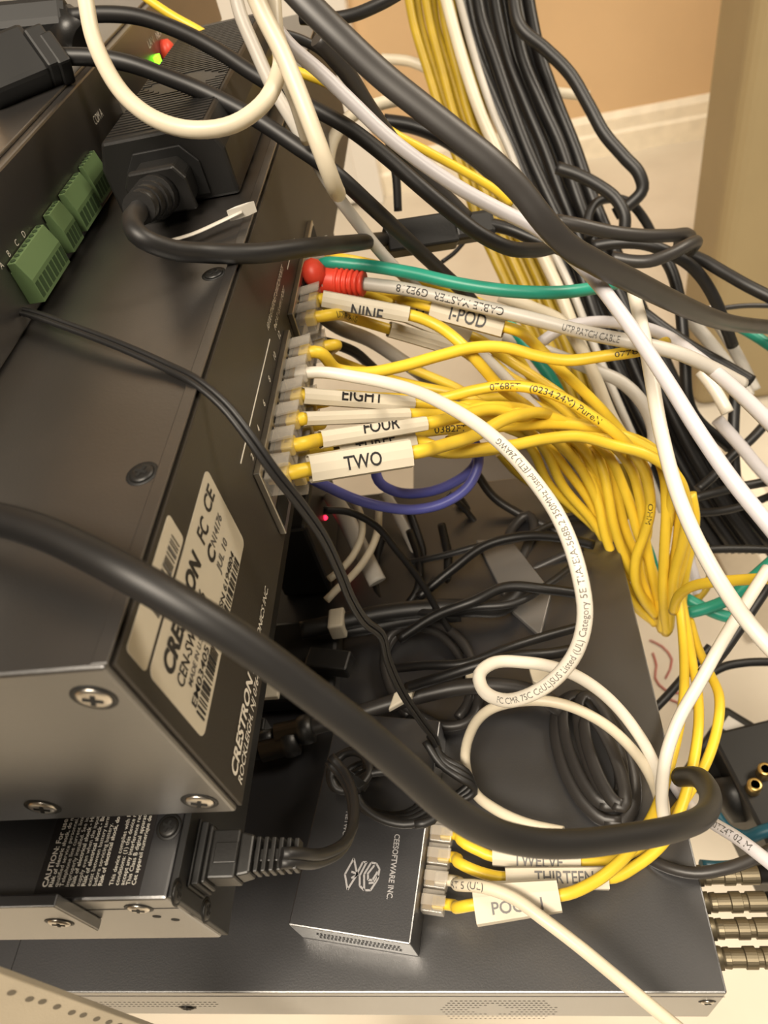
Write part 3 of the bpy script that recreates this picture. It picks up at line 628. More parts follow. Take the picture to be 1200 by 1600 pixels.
# further yellow runs of the curtain
for lb, pts in (
 ('yellow cable falling at the left edge of the yellow curtain', [(860, 690, 350), (898, 706, 348), (922, 745, 348), (936, 790, 350), (945, 835, 354), (957, 870, 358), (966, 905, 362), (985, 935, 368), (1022, 970, 378)]),
 ('yellow cable second from the left edge of the curtain', [(895, 690, 345), (928, 706, 342), (942, 735, 342), (951, 775, 344), (958, 815, 348), (972, 860, 354), (992, 905, 362), (1015, 945, 370), (1032, 980, 378)]),
 ('yellow cable crossing the middle of the curtain', [(930, 690, 338), (957, 722, 336), (972, 756, 338), (986, 795, 342), (997, 835, 346), (1012, 870, 352), (1026, 915, 360), (1034, 985, 372)]),
 ('yellow cable showing print down its length in the curtain', [(960, 700, 322), (985, 708, 320), (1004, 725, 320), (1014, 760, 324), (1016, 800, 330), (1006, 838, 338), (994, 870, 344), (992, 905, 350), (1004, 935, 358), (1025, 962, 368)]),
 ('yellow cable dropping straight behind the first straight one', [(1020, 700, 318), (1036, 736, 318), (1041, 790, 324), (1038, 860, 332), (1036, 930, 346), (1042, 988, 366)]),
 ('yellow cable dropping straight at the curtain\'s right side', [(1035, 710, 322), (1056, 742, 322), (1062, 800, 328), (1058, 850, 334), (1048, 900, 344), (1044, 985, 366)]),
 ('short yellow cable at the right end of the curtain', [(1080, 770, 345), (1086, 810, 348), (1080, 850, 352), (1070, 900, 358), (1064, 960, 366)]),
 ('yellow cable at the far right end of the curtain', [(1100, 850, 400), (1112, 880, 400), (1105, 915, 400), (1085, 940, 398)]),
 ('yellow cable swinging low at the left of the curtain', [(780, 708, 360), (808, 738, 364), (835, 758, 366), (875, 778, 368), (905, 797, 370), (930, 818, 372), (955, 848, 374), (968, 888, 376)]),
 ('lowest yellow cable swinging at the left of the curtain', [(800, 715, 372), (850, 762, 376), (886, 798, 378), (915, 820, 378), (942, 843, 378), (962, 870, 378), (975, 905, 378)]),
 ('yellow cable weaving behind the printed ones in the middle', [(700, 660, 318), (750, 655, 322), (800, 672, 326), (850, 695, 335), (890, 740, 350), (925, 790, 358), (950, 850, 366), (985, 905, 372)]),
 ('yellow cable sloping down behind the white loop cable', [(640, 575, 345), (700, 600, 345), (745, 620, 345), (800, 622, 345), (860, 660, 350), (905, 700, 356), (930, 760, 360)]),
 ('yellow cable tucked between two labels in the fan', [(765, 560, 345), (800, 590, 342), (850, 615, 340), (900, 660, 342), (945, 715, 348), (965, 780, 354), (978, 830, 360), (1000, 880, 366), (1024, 925, 372)]),
 ('yellow cable bulging above the crossing strands', [(700, 690, 300), (740, 665, 298), (780, 650, 296), (820, 645, 296), (862, 652, 298), (900, 668, 304), (950, 690, 314), (985, 730, 326), (1000, 780, 336), (1008, 840, 346), (1020, 900, 356), (1034, 960, 370)]),
 ('yellow cable lying lowest of the level strands', [(640, 700, 300), (700, 708, 296), (760, 704, 294), (820, 692, 294), (870, 684, 296), (930, 684, 300), (985, 698, 304), (1030, 720, 306), (1062, 760, 314), (1076, 815, 324), (1068, 870, 336), (1052, 930, 350), (1046, 980, 366)]),
 ): 
    o = yc(lb, pts, m='yellow_shaded' if 'swinging' in lb or 'far right' in lb else 'yellow')
    if 'print down' in lb: text_tube(o, 'UTP 100 OHM', (1006, 728), .0022, 4.6, width=.03)
yc('yellow cable leaving the curtain level to the right', [(1052, 955, 330), (1060, 932, 318), (1082, 916, 305), (1120, 909, 292), (1160, 906, 282), (1215, 903, 272)], 4.4)
# three yellow cables falling to the small box
def mini_plug(px, m):
    p = on(px[0], px[1], 2, H - .279); return p
def mini_port(k):                                            # k-th socket along the box's side, near one first
    return f0 + mu * (mw + .0085) + mv * (.0158 + k * .0079) + Zp * .0085
def mcable(label, k, pts, m='yellow', dia=3.9):
    p = mini_port(k); o = cable('ethernet_cable', label, m, [p - mu * .003, p + mu * .002] + pts, dia); rj45(o, p, -mu, Zp, m, .0080, k=.66); return o
pool = mcable('yellow cable wearing the POOL 1 label at the small box', 0, [(720, 1417, 242), (742, 1413, 240, 1), (874, 1399, 236), (925, 1380, 238), (965, 1350, 242), (1000, 1308, 250), (1026, 1262, 258), (1044, 1205, 266), (1058, 1150, 276), (1068, 1090, 290), (1069, 1040, 305), (1066, 990, 322), (1060, 930, 335)])
sleeve(pool, (744, 1412, 239), (872, 1400, 233), 60, 'POOL 1', 17, tpx=10, tx=.5, tw=78, ink='inkg', voff=-8, wB=46)
thir = mcable('yellow cable wearing the THIRTEEN label at the small box', 2, [(715, 1347, 258), (750, 1363, 254), (790, 1371, 251, 1), (949, 1372, 247), (995, 1352, 250), (1040, 1312, 254), (1062, 1268, 260), (1078, 1215, 268), (1090, 1150, 278), (1091, 1090, 292), (1082, 1035, 308), (1074, 985, 326), (1064, 930, 342)])
sleeve(thir, (793, 1367, 251), (947, 1370, 248), 27, 'THIRTEEN', 17, tpx=10, tx=.57, tw=88, ink='inkg', voff=1, wB=32)
twel = mcable('yellow cable wearing the TWELVE label at the small box', 3, [(720, 1313, 268), (750, 1330, 264), (770, 1338, 262, 1), (907, 1347, 256), (960, 1342, 256), (1010, 1318, 258), (1050, 1275, 264), (1082, 1230, 270), (1108, 1180, 276), (1122, 1130, 282), (1124, 1090, 290), (1108, 1050, 304), (1090, 1010, 320), (1078, 970, 338)])
sleeve(twel, (772, 1338, 261), (905, 1346, 255), 26, 'TWELVE', 17, tpx=9, tx=.52, tw=74, ink='inkg', voff=-2)
wp = mcable('white cable from the small box running to the bottom edge', 1, [(718, 1383, 244), (750, 1385, 238), (800, 1402, 232), (850, 1437, 226), (900, 1475, 222), (955, 1520, 219), (1010, 1566, 216), (1070, 1615, 214)], 'cream', 4.0)
text_tube(wp, 'CAT 5 (UL)', (708, 1384), .0022, 4.0, 'inkg', width=.016)

# ================================================================= big cords in front
thick = cable('power_cable', 'thickest black cord sweeping across the foreground to a hooked end', 'blackcord',
  [(-70, 800, 152), (0, 812, 147), (67, 832, 141), (133, 862, 136), (200, 897, 132), (300, 955, 131), (400, 1019, 134), (480, 1078, 138), (560, 1139, 142), (640, 1208, 147), (700, 1262, 152), (760, 1298, 158), (830, 1316, 164), (900, 1318, 170), (970, 1310, 177), (1040, 1298, 185), (1085, 1284, 195), (1108, 1262, 212), (1106, 1232, 232), (1088, 1214, 248), (1062, 1214, 260)], 7.0, flat=.9, n=18)
cable('speaker_wire', 'thin black twin wire hanging over the switch edge and down', 'blackcord',
  [(-30, 474, 232), (0, 480, 228), (50, 490, 218), (100, 507, 209), (200, 545, 196), (260, 572, 190), (310, 598, 184), (350, 632, 182), (390, 682, 182), (430, 738, 185), (470, 788, 192), (505, 838, 200), (530, 890, 208), (550, 938, 218), (570, 970, 226), (596, 992, 236), (606, 1030, 246), (628, 1080, 258), (660, 1128, 272), (682, 1160, 280), (688, 1195, 286)], 1.7, strands=[(0, -.00075), (0, .00095)], up=(0, 0, 1))
cable('ribbon_cable', 'broad flat charcoal cable crossing the upper middle to the right edge', 'greycord',
  [(430, -50, 190), (470, -5, 191), (530, 55, 193), (600, 120, 196), (660, 168, 198), (720, 215, 200), (770, 255, 202), (815, 300, 205), (850, 345, 208), (885, 382, 213), (930, 410, 222), (990, 440, 238), (1050, 470, 262), (1110, 496, 300), (1150, 506, 345), (1215, 512, 400)], 7.6, flat=.55, n=18)
cable('ethernet_cable', 'cream cable drooping in a U at the upper left', 'cream',
  [(125, -40, 222), (134, 0, 222), (143, 50, 222), (165, 105, 221), (200, 155, 219), (250, 190, 217), (310, 203, 215), (365, 194, 215), (408, 165, 216), (434, 118, 220), (438, 75, 226), (420, 20, 230), (395, -40, 232)], 5.0)
cable('ethernet_cable', 'cream cable coming down steeply and turning under near the brick', 'cream',
  [(385, -40, 210), (410, 20, 212), (440, 80, 214), (465, 140, 216), (488, 200, 218), (505, 245, 221), (520, 285, 228), (528, 302, 242), (520, 292, 262)], 5.4)
cable('ethernet_cable', 'cream cable joining the steep one at the top', 'cream', [(425, -40, 225), (428, 0, 225), (432, 50, 225), (440, 100, 228), (462, 160, 240), (480, 220, 255)], 4.6)
cable('ethernet_cable', 'grey cable slanting from the top past the plugs to the labels', 'greyc',
  [(362, -40, 250), (375, 20, 252), (400, 80, 255), (425, 135, 258), (458, 190, 262), (490, 245, 268), (520, 295, 275), (560, 350, 285), (600, 400, 296), (640, 440, 305), (690, 485, 315), (740, 540, 322), (775, 575, 326), (810, 610, 330), (850, 650, 336), (885, 680, 350)], 4.8)
cable('ethernet_cable', 'long pale grey cable running from upper left to the right edge', 'silverc',
  [(425, 35, 235), (450, 68, 236), (500, 112, 238), (550, 160, 240), (600, 208, 242), (660, 255, 243), (720, 295, 243), (785, 330, 243), (840, 358, 243), (890, 398, 240), (930, 438, 236), (965, 483, 232), (1000, 532, 228), (1045, 600, 222), (1090, 672, 216), (1140, 745, 210), (1215, 838, 202)], 4.7)
cable('ethernet_cable', 'brightest white cable falling from centre right to the right edge', 'white',
  [(985, 430, 275), (992, 465, 268), (1003, 510, 258), (1016, 580, 246), (1034, 680, 236), (1060, 775, 228), (1092, 850, 222), (1135, 925, 215), (1175, 980, 208), (1220, 1030, 203)], 4.7)
cable('ethernet_cable', 'pale cable slanting down left beside the three yellow drops', 'white',
  [(1200, 888, 262), (1170, 935, 258), (1130, 1000, 254), (1094, 1065, 252), (1058, 1130, 251), (1040, 1185, 251), (1034, 1245, 252), (1040, 1300, 255)], 4.3)
o = cable('ethernet_cable', 'white printed cable leaving the hooked cord to the lower right edge', 'silverc',
  [(1046, 1215, 275), (1070, 1250, 272), (1096, 1274, 262), (1120, 1290, 250), (1150, 1308, 240), (1180, 1330, 232), (1220, 1362, 226)], 4.4)
text_tube(o, 'E0TZ4T 02 M', (1124, 1290), .0022, 4.4, 'inkg', width=.018)
cable('ethernet_cable', 'white cable arching over the dark area inside the white loop', 'cream',
  [(880, 1300, 255), (820, 1286, 262), (775, 1265, 270), (740, 1235, 280), (727, 1190, 286), (735, 1145, 284), (760, 1112, 278), (810, 1096, 272), (870, 1098, 268), (930, 1122, 266), (980, 1162, 266), (1012, 1205, 266), (1030, 1250, 266), (1036, 1300, 266)], 4.0)
cable('power_cable', 'black cord from the top left plug crossing below the upper cord', 'blackcord',
  [(92, 88, 262), (150, 90, 262), (200, 99, 262), (260, 120, 262), (330, 149, 262), (400, 186, 262), (460, 226, 262), (520, 268, 262), (580, 322, 272), (640, 378, 288), (690, 425, 308), (730, 462, 326), (765, 505, 345)], 5.9)
cable('power_cable', 'uppermost black cord arching from the top left toward the centre', 'blackcord',
  [(110, 26, 278), (160, 22, 276), (215, 26, 274), (270, 44, 272), (335, 76, 270), (400, 118, 268), (470, 158, 266), (545, 200, 264), (600, 242, 264), (655, 290, 264), (705, 332, 266), (750, 366, 268), (790, 386, 272), (830, 391, 282), (870, 385, 300)], 5.7)
tl = thing('mains_plug', 'black moulded mains plug on the control processor at the top left', 'plug', P(40, 100, 262))
pm = MB(); a, b = P(-40, 130, 255), P(62, 88, 262); d = (b - a).normalized(); s_ = d.cross(CF).normalized(); w_ = d.cross(s_)
pm.obox(a.lerp(b, .5), d, s_, w_, (b - a).length, .020, .012); obj('plug_body', pm, 'plasticd', tl, .002)
pm = MB(); pm.obox(P(75, 90, 262), d, s_, w_, .007, .016, .013).obox(P(90, 92, 262), d, s_, w_, .005, .013, .012); obj('collar', pm, 'plasticd', tl, .001)
tl = thing('mains_plug', 'black moulded plug at the very corner behind the other plug', 'plug', P(60, 40, 275))
pm = MB(); a, b = P(-60, 45, 280), P(112, 28, 280); d = (b - a).normalized(); s_ = d.cross(CF).normalized(); w_ = d.cross(s_)
pm.obox(a.lerp(b, .5), d, s_, w_, (b - a).length, .012, .012); obj('plug_body', pm, 'plasticd', tl, .003)
obj('collar', MB().lathe(P(100, 40, 282), P(128, 60, 282) - P(100, 40, 282), [(0, .008), (.010, .007)], 16), 'plastic', tl)

# ================================================================= upper middle
cable('power_cable', 'cord thickened by black tape that joins the brick\'s mains cord', 'black',
  [(600, 375, 312), (640, 362, 316), (700, 355, 318), (760, 350, 316), (792, 357, 316), (840, 376, 314), (890, 394, 314), (930, 405, 318)], 5.4)
tj = MB(); ja, jb = P(602, 376, 314), P(772, 350, 318); d = (jb - ja).normalized(); s_ = d.cross(CF).normalized(); w_ = d.cross(s_)
jo = thing('inline_connector', 'fat black inline connector hanging in the cables above the red boot', 'connector', (ja + jb) / 2)
obj('plug_body', MB().obox(ja.lerp(jb, .32), d, s_, w_, (jb - ja).length * .64, .0135, .010), 'plastic', jo, .001)
obj('socket_body', MB().obox(ja.lerp(jb, .80), d, s_, w_, (jb - ja).length * .38, .0115, .009), 'plastic', jo, .002)
yc('yellow cable squeezed beneath the long pale grey one', [(330, 56, 330), (400, 82, 330), (465, 112, 330), (515, 132, 332), (560, 165, 334), (610, 205, 338), (670, 238, 344), (720, 265, 350), (775, 298, 356), (800, 318, 360)], 4.2)
yc('yellow cable crossing the top left corner of the frame', [(195, -30, 330), (230, -2, 330), (270, 25, 330), (318, 52, 332), (345, 70, 336)], 3.8)
# hanging yellow bundle
for k in range(7):
    j = random.uniform(-3, 3); dd = 470 + (k % 2) * 12
    yc('shade-darkened yellow cable strand in the tied bundle hanging from the top', [(634 + 13 * k, -30, dd), (648 + 12 * k + j, 40, dd), (668 + 11.5 * k, 110, dd), (692 + 11 * k - j, 190, dd), (722 + 12 * k, 270, dd), (745 + 13 * k + j, 340, dd), (775 + 13.5 * k, 410, dd), (808 + 13 * k, 480, dd), (840 + 12.5 * k - j, 550, dd), (872 + 12 * k, 630, dd), (905 + 11 * k, 720, dd), (935 + 10 * k, 810, dd)], 5.8, 'yellow_shaded', group='shade-darkened yellow strands hanging from the top')
for x0, dd, m, lb, dia in ((0, 440, 'cream', 'cream cable hanging between the yellow and the black bundles', 7.2), (20, 460, 'greyc', 'greyish cable hanging beside the cream one against the black bundle', 5.0)):
    cable('ethernet_cable', lb, m, [(690 + x0, -30, dd), (708 + x0, 40, dd), (728 + x0, 110, dd), (752 + x0, 180, dd), (778 + x0, 240, dd), (800 + x0, 300, dd), (822 + x0, 350, dd), (848 + x0, 400, dd), (872 + x0, 450, dd), (896 + x0, 510, dd), (925 + x0, 580, dd), (955 + x0, 650, dd), (985 + x0, 720, dd), (1015 + x0, 800, dd)], dia)
# hanging black bundle
for k in range(13):
    j = random.uniform(-5, 5); dd = 470 + (k % 3) * 18 + random.uniform(-4, 4); c = (k // 2) * 17.5 + (k % 2) * 9
    cable('power_cable', 'black cable strand in the thick bundle hanging from the top', 'black', [(716 + c, -30, dd), (726 + c * 1.0, 30, dd), (744 + c * .97 + j, 90, dd), (772 + c * .93, 160, dd), (802 + c * .90 - j, 230, dd), (830 + c * .88, 300, dd), (860 + c * .88 + j, 370, dd), (888 + c * .9, 440, dd), (918 + c * .95 - j, 520, dd), (950 + c, 600, dd), (988 + c * 1.1 + j, 690, dd), (1038 + c * 1.1, 780, dd), (1088 + c * 1.2, 860, dd)], 8.2, group='black strands hanging from the top')
for lb, pts, dia, m in (
 ('black cable bowing out over the tan wall', [(800, -20, 430), (815, 45, 430), (850, 75, 430), (890, 115, 430), (920, 165, 430), (945, 210, 430), (975, 245, 430), (1000, 275, 430), (1004, 295, 432), (985, 318, 436), (960, 335, 440)], 7.4, 'blackcord'),
 ('black cable hooping down above the level cords', [(870, 262, 420), (900, 272, 418), (935, 290, 416), (963, 312, 415), (976, 338, 415), (975, 368, 418)], 7.0, 'blackcord'),
 ('small black cable loop behind the hooping one', [(920, 372, 440), (918, 345, 440), (930, 318, 442), (955, 310, 445), (985, 318, 450), (1008, 345, 455), (1022, 372, 460)], 5.6, 'blackcord'),
 ('black level cord ending at a bend near the right wall', [(868, 345, 330), (905, 352, 330), (950, 362, 332), (1000, 368, 336), (1050, 368, 344), (1072, 366, 352), (1078, 374, 362), (1060, 382, 372)], 6.2, 'greycord'),
 ('charcoal cord curling up to a rounded end near the right wall', [(955, 402, 340), (985, 408, 338), (1015, 408, 336), (1045, 398, 336), (1072, 384, 338), (1088, 378, 345), (1078, 392, 355)], 6.0, 'greycord'),
 ('black cord arching between the two level cords', [(925, 385, 370), (960, 380, 366), (1010, 382, 362), (1045, 395, 362), (1075, 412, 364), (1095, 432, 368), (1118, 470, 374), (1132, 505, 380), (1145, 540, 388)], 6.0, 'blackcord'),
 ('black cord running off the right edge under the wall end', [(1070, 395, 372), (1095, 405, 368), (1130, 425, 362), (1165, 445, 356), (1215, 470, 350)], 6.0, 'blackcord'),
 ('black cord dropping behind the flat charcoal cable', [(1030, 390, 400), (1048, 420, 400), (1060, 460, 400), (1066, 510, 400), (1070, 560, 402), (1080, 640, 406), (1140, 700, 410)], 6.4, 'black'),
 ('black cord sliding under the flat cable toward lower right', [(1000, 485, 380), (1040, 515, 378), (1085, 545, 376), (1130, 570, 374), (1175, 596, 372)], 6.2, 'blackcord'),
 ('thin grey cord leading level to the right edge', [(1125, 482, 420), (1160, 478, 420), (1215, 478, 420)], 3.0, 'greycord'),
 ('black cord falling at the right behind the pale cables', [(1150, 590, 420), (1146, 700, 420), (1150, 760, 420)], 6.4, 'blackcord'),
 ('black cord crossing from lower left to upper right at mid height', [(1090, 765, 400), (1110, 748, 400), (1140, 715, 402), (1170, 690, 405), (1215, 640, 410)], 5.4, 'blackcord'),
 ('black cord running nearly level behind the bright white cable', [(1085, 778, 395), (1115, 770, 395), (1150, 762, 395), (1215, 750, 395)], 5.0, 'blackcord'),
 ('second black cord running nearly level a little lower', [(1085, 802, 405), (1130, 798, 405), (1170, 788, 405), (1215, 770, 405)], 4.4, 'blackcord'),
 ('straight black cord level beside the yellow curtain\'s end', [(1086, 860, 380), (1130, 858, 380), (1170, 858, 380), (1215, 860, 380)], 4.2, 'blackcord'),
 ('black cord curving up to the right edge over the pale floor', [(1110, 1052, 420), (1130, 1042, 420), (1160, 1036, 420), (1215, 1034, 420)], 5.0, 'blackcord'),
 ('black cord beside the pale slanting cable', [(1210, 900, 300), (1180, 945, 300), (1150, 990, 300), (1120, 1030, 300), (1096, 1052, 302)], 4.4, 'blackcord'),
 ('black cord swinging below the hooked cord to the right', [(1010, 1340, 262), (1045, 1356, 256), (1085, 1364, 252), (1130, 1358, 250), (1170, 1345, 250), (1215, 1322, 252)], 4.2, 'greycord'),
 ('black cord crossing the dark surface to the white loop', [(1110, 1010, 390), (1075, 1050, 390), (1040, 1090, 385), (1000, 1130, 375), (960, 1170, 352)], 4.6, 'blackcord'),
 ('black wire crossing the pale floor behind the white door side', [(430, 50, 330), (470, 62, 334), (500, 78, 338), (530, 110, 344), (560, 150, 352), (590, 190, 360), (605, 215, 366), (618, 270, 372), (622, 330, 380)], 4.4, 'blackcord'),
 ('black double cord arching at the top edge', [(470, 28, 300), (510, 30, 298), (550, 24, 298), (590, 8, 300), (640, -20, 305)], 5.0, 'blackcord'),
 ('black cord swinging under the flat charcoal cable', [(495, 60, 240), (540, 110, 250), (575, 165, 262), (610, 215, 275), (650, 265, 290), (690, 300, 300), (730, 340, 308)], 5.6, 'greycord'),
 ('black cable sagging behind the yellow one at upper centre', [(600, 190, 400), (640, 196, 400), (680, 210, 400), (730, 240, 400), (790, 290, 400)], 8.0, 'black'),
 ('thin black wire dropping behind the inline connector', [(640, 268, 400), (680, 300, 400), (710, 325, 402), (740, 345, 405)], 3.4, 'black'),
 ('thin black wire below the inline connector', [(690, 410, 420), (710, 395, 420), (725, 378, 420)], 2.6, 'black'),
 ('black bushy cord behind the 24AWG cable', [(470, 530, 330), (510, 535, 335), (550, 548, 345), (580, 572, 360), (610, 600, 375), (680, 620, 390)], 5.0, 'black'),
 ):
    cable('power_cable', lb, m, pts, dia)
for lb, pts, dia, m in (
 ('grey cable sloping behind the fan of labels', [(495, 488, 350), (530, 512, 350), (575, 530, 352), (630, 565, 358), (680, 600, 368), (740, 640, 380)], 7.0, 'greyc'),
 ('white cable bending behind the printed yellow ones', [(770, 560, 360), (795, 585, 360), (830, 620, 360), (870, 660, 362), (900, 690, 366), (950, 712, 372), (990, 716, 376)], 6.4, 'silverc'),
 ('cream cable emerging from under the green one toward lower right', [(780, 462, 360), (830, 480, 360), (880, 505, 360), (905, 540, 362), (930, 590, 366), (955, 650, 372), (985, 700, 378), (1010, 730, 384)], 6.2, 'cream'),
 ('grey cable arching in front of the black bundle', [(780, 520, 380), (850, 548, 380), (920, 575, 380), (975, 600, 380), (1010, 640, 380), (1022, 680, 382), (1015, 720, 386)], 6.8, 'greyc'),
 ('bluish white cable running level then down to the right edge', [(845, 535, 350), (880, 512, 345), (930, 503, 338), (985, 508, 325), (1040, 525, 305), (1085, 556, 290), (1130, 592, 275), (1170, 628, 262), (1215, 672, 250)], 5.4, 'silverc'),
 ('broad grey cable slanting behind the flat charcoal cable', [(1070, 490, 440), (1105, 530, 440), (1140, 575, 440), (1170, 620, 440)], 7.6, 'greyc'),
 ('second broad grey cable slanting behind the first', [(1105, 480, 450), (1135, 525, 450), (1160, 570, 450), (1180, 610, 450)], 7.0, 'greyc'),
 ('stubby white cable end at the right above the dark cords', [(1095, 580, 360), (1112, 602, 358), (1128, 628, 356), (1137, 645, 355)], 6.0, 'white'),
 ('cream cable crossing the tan wall behind the hanging bundles', [(596, 92, 560), (640, 96, 560), (680, 112, 560), (760, 130, 560), (830, 140, 560), (920, 150, 560)], 7.5, 'cream'),
 ('cream cable looping around behind the cords at upper centre', [(515, 290, 400), (513, 250, 400), (522, 215, 400), (545, 185, 402), (585, 165, 405), (640, 152, 410)], 7.0, 'cream'),
 ('white cable beside the yellow curtain\'s right end', [(1085, 830, 400), (1078, 870, 400), (1088, 910, 400), (1092, 960, 400)], 5.4, 'silverc'),
 ('grey cable sloping to the right edge beside the pale one', [(1120, 655, 380), (1160, 700, 380), (1185, 730, 380), (1215, 760, 380)], 6.6, 'silverc'),
 ):
    cable('ethernet_cable', lb, m, pts, dia)
for lb, pts, dia in (
 ('green cable end seen at the right below the flat cable', [(1150, 508, 420), (1175, 522, 418), (1215, 548, 415)], 6.0),
 ('green cable hidden under the yellow fan', [(790, 500, 378), (830, 550, 378), (860, 590, 378), (885, 640, 380)], 6.5),
 ('green cable rising right beside the bright white cable', [(1075, 958, 360), (1105, 950, 356), (1140, 935, 350), (1175, 905, 345), (1215, 870, 340)], 6.0),
 ('green cable crossing under the other green one', [(1072, 935, 370), (1100, 950, 366), (1130, 962, 362), (1165, 968, 360)], 6.0),
 ('green cable between the straight yellow strands', [(1000, 830, 390), (1014, 860, 390), (1026, 900, 390), (1040, 940, 392)], 5.0),
 ): cable('ethernet_cable', lb, 'green', pts, dia)
cable('ethernet_cable', 'violet blue cable making the outer lower arc', 'blue', [(470, 740, 290), (505, 757, 296), (550, 778, 302), (600, 792, 306), (650, 796, 308), (700, 783, 308), (735, 755, 308), (748, 715, 308), (735, 680, 308), (700, 658, 306), (660, 650, 306), (610, 655, 304), (540, 690, 300), (490, 712, 292)], 4.4)
cable('ethernet_cable', 'violet blue cable making the inner lower arc', 'blue', [(585, 725, 300), (592, 752, 304), (618, 768, 308), (660, 770, 312), (705, 756, 314), (738, 732, 316), (752, 700, 318)], 4.4)
# ================================================================= dark middle ground on the wide unit
def tz(x, y, h=0): return on(x, y, 2, TT + h)
# power adapter boxes under the switch
ab = thing('power_adapter', 'black adapter with a tiny red lamp, under the switch edge', 'power supply', tz(470, 900))
a, b = tz(505, 960), tz(500, 860)
obj('case', MB().box((-.115, a.y + .012, TT + .0005), (a.x + .004, a.y + .075, TT + .052)), 'plastic', ab, .002)
r_ = P(507, 809, 300); obj('red_lamp', MB().lathe(V((a.x + .004, on(507, 809, 0, a.x + .004).y, on(507, 809, 0, a.x + .004).z)), Xp, [(0, .0013), (.001, .0012), (.0015, .0005)], 12), 'led_r', ab, label='lit red lamp')
ab2 = thing('power_adapter', 'low black adapter between the switch and the labelled cord', 'power supply', tz(490, 1040))
obj('case', MB().box((-.12, tz(500, 1110).y, TT + .0005), (tz(535, 1050).x, tz(540, 985).y, TT + .012)), 'plastic', ab2, .002)
# black disc-like unit on the right half
for lb, pts, dia, m in (
 ('thick black cord with a white tag lying level on the wide unit', [tz(470, 985, .02), tz(520, 975, .018), tz(600, 958, .016), tz(680, 950, .014), tz(740, 950, .012), tz(785, 948, .010), tz(815, 920, .010)], 8.5, 'blackcord'),
 ('second black cord lying just below the tagged one', [tz(500, 990, .012), tz(580, 980, .010), tz(660, 965, .008), tz(720, 960, .008)], 7.0, 'blackcord'),
 ('thick dark cord running right from the barrel plug', [tz(468, 1142, .012), tz(520, 1128, .014), tz(590, 1105, .016), tz(660, 1086, .016), tz(720, 1074, .016), tz(780, 1072, .014), tz(840, 1085, .010), tz(880, 1110, .008)], 7.0, 'greycord'),
 ('dark cord coiled in a wide ring at the centre', [tz(640, 1120, .006), tz(612, 1080, .006), tz(600, 1030, .006), tz(608, 995, .006), tz(640, 975, .006), tz(680, 975, .006), tz(715, 995, .007), tz(740, 1040, .007), tz(748, 1090, .006), tz(735, 1125, .006), tz(700, 1135, .006), tz(660, 1120, .008), tz(625, 1098, .010)], 4.2, 'greycord'),
 ('second turn of dark cord around the central ring', [tz(655, 1140, .004), tz(625, 1105, .004), tz(607, 1060, .004), tz(606, 1010, .004), tz(630, 985, .004), tz(672, 984, .004), tz(705, 1008, .004), tz(728, 1050, .004), tz(732, 1095, .004), tz(715, 1122, .004)], 4.0, 'greycord'),
 ('thin black wire crossing diagonally over the dark middle', [(505, 797, 312), (545, 800, 314), (585, 820, 316), (620, 860, 320), (655, 905, 326), (690, 965, 332), (720, 1010, 334), (750, 1050, 330)], 3.2, 'black'),
 ('dark cord falling into a hairpin beneath the blue arcs', [(700, 770, 380), (730, 800, 385), (760, 845, 385), (772, 880, 380), (765, 910, 372), (735, 935, 362), (690, 950, 350)], 3.4, 'greycord'),
 ('long grey cord slanting toward the white printed cable', [(745, 740, 380), (770, 775, 380), (810, 802, 378), (860, 825, 372), (905, 850, 366)], 4.6, 'greycord'),
 ('grey cord slanting parallel below the long one', [(715, 775, 392), (740, 812, 392), (775, 845, 388), (810, 862, 380), (860, 860, 374), (905, 845, 370)], 5.0, 'greycord'),
 ('dark cord rising toward upper right behind the white cable', [(700, 935, 365), (755, 928, 362), (800, 905, 360), (850, 882, 358), (910, 855, 356)], 4.2, 'greycord'),
 ('loop of grey cord standing at the middle right', [(815, 905, 360), (790, 890, 362), (778, 875, 366), (790, 850, 370), (805, 820, 374), (825, 805, 374), (835, 822, 370), (825, 850, 366), (815, 880, 362), (820, 920, 358)], 5.0, 'greycord'),
 ('dark cord lying from the loop toward lower left', [(910, 930, 345), (860, 950, 344), (815, 985, 342), (775, 1025, 340), (750, 1062, 336)], 5.0, 'greycord'),
 ('dark cord crossing the black surface to the yellow curtain', [(820, 930, 352), (880, 920, 352), (940, 915, 358), (985, 925, 376), (1020, 950, 395)], 4.6, 'blackcord'),
 ('narrow dark hairpin hanging at the centre of the mess', [(600, 830, 380), (588, 880, 376), (592, 930, 366), (620, 955, 358), (648, 930, 358), (655, 880, 366), (640, 830, 378)], 4.2, 'black'),
 ('wide dark hairpin hanging right of the narrow one', [(640, 800, 384), (660, 860, 378), (668, 920, 366), (690, 925, 362), (700, 880, 368), (690, 820, 380)], 4.4, 'black'),
 ):
    cable('power_cable', lb, m, pts, dia)
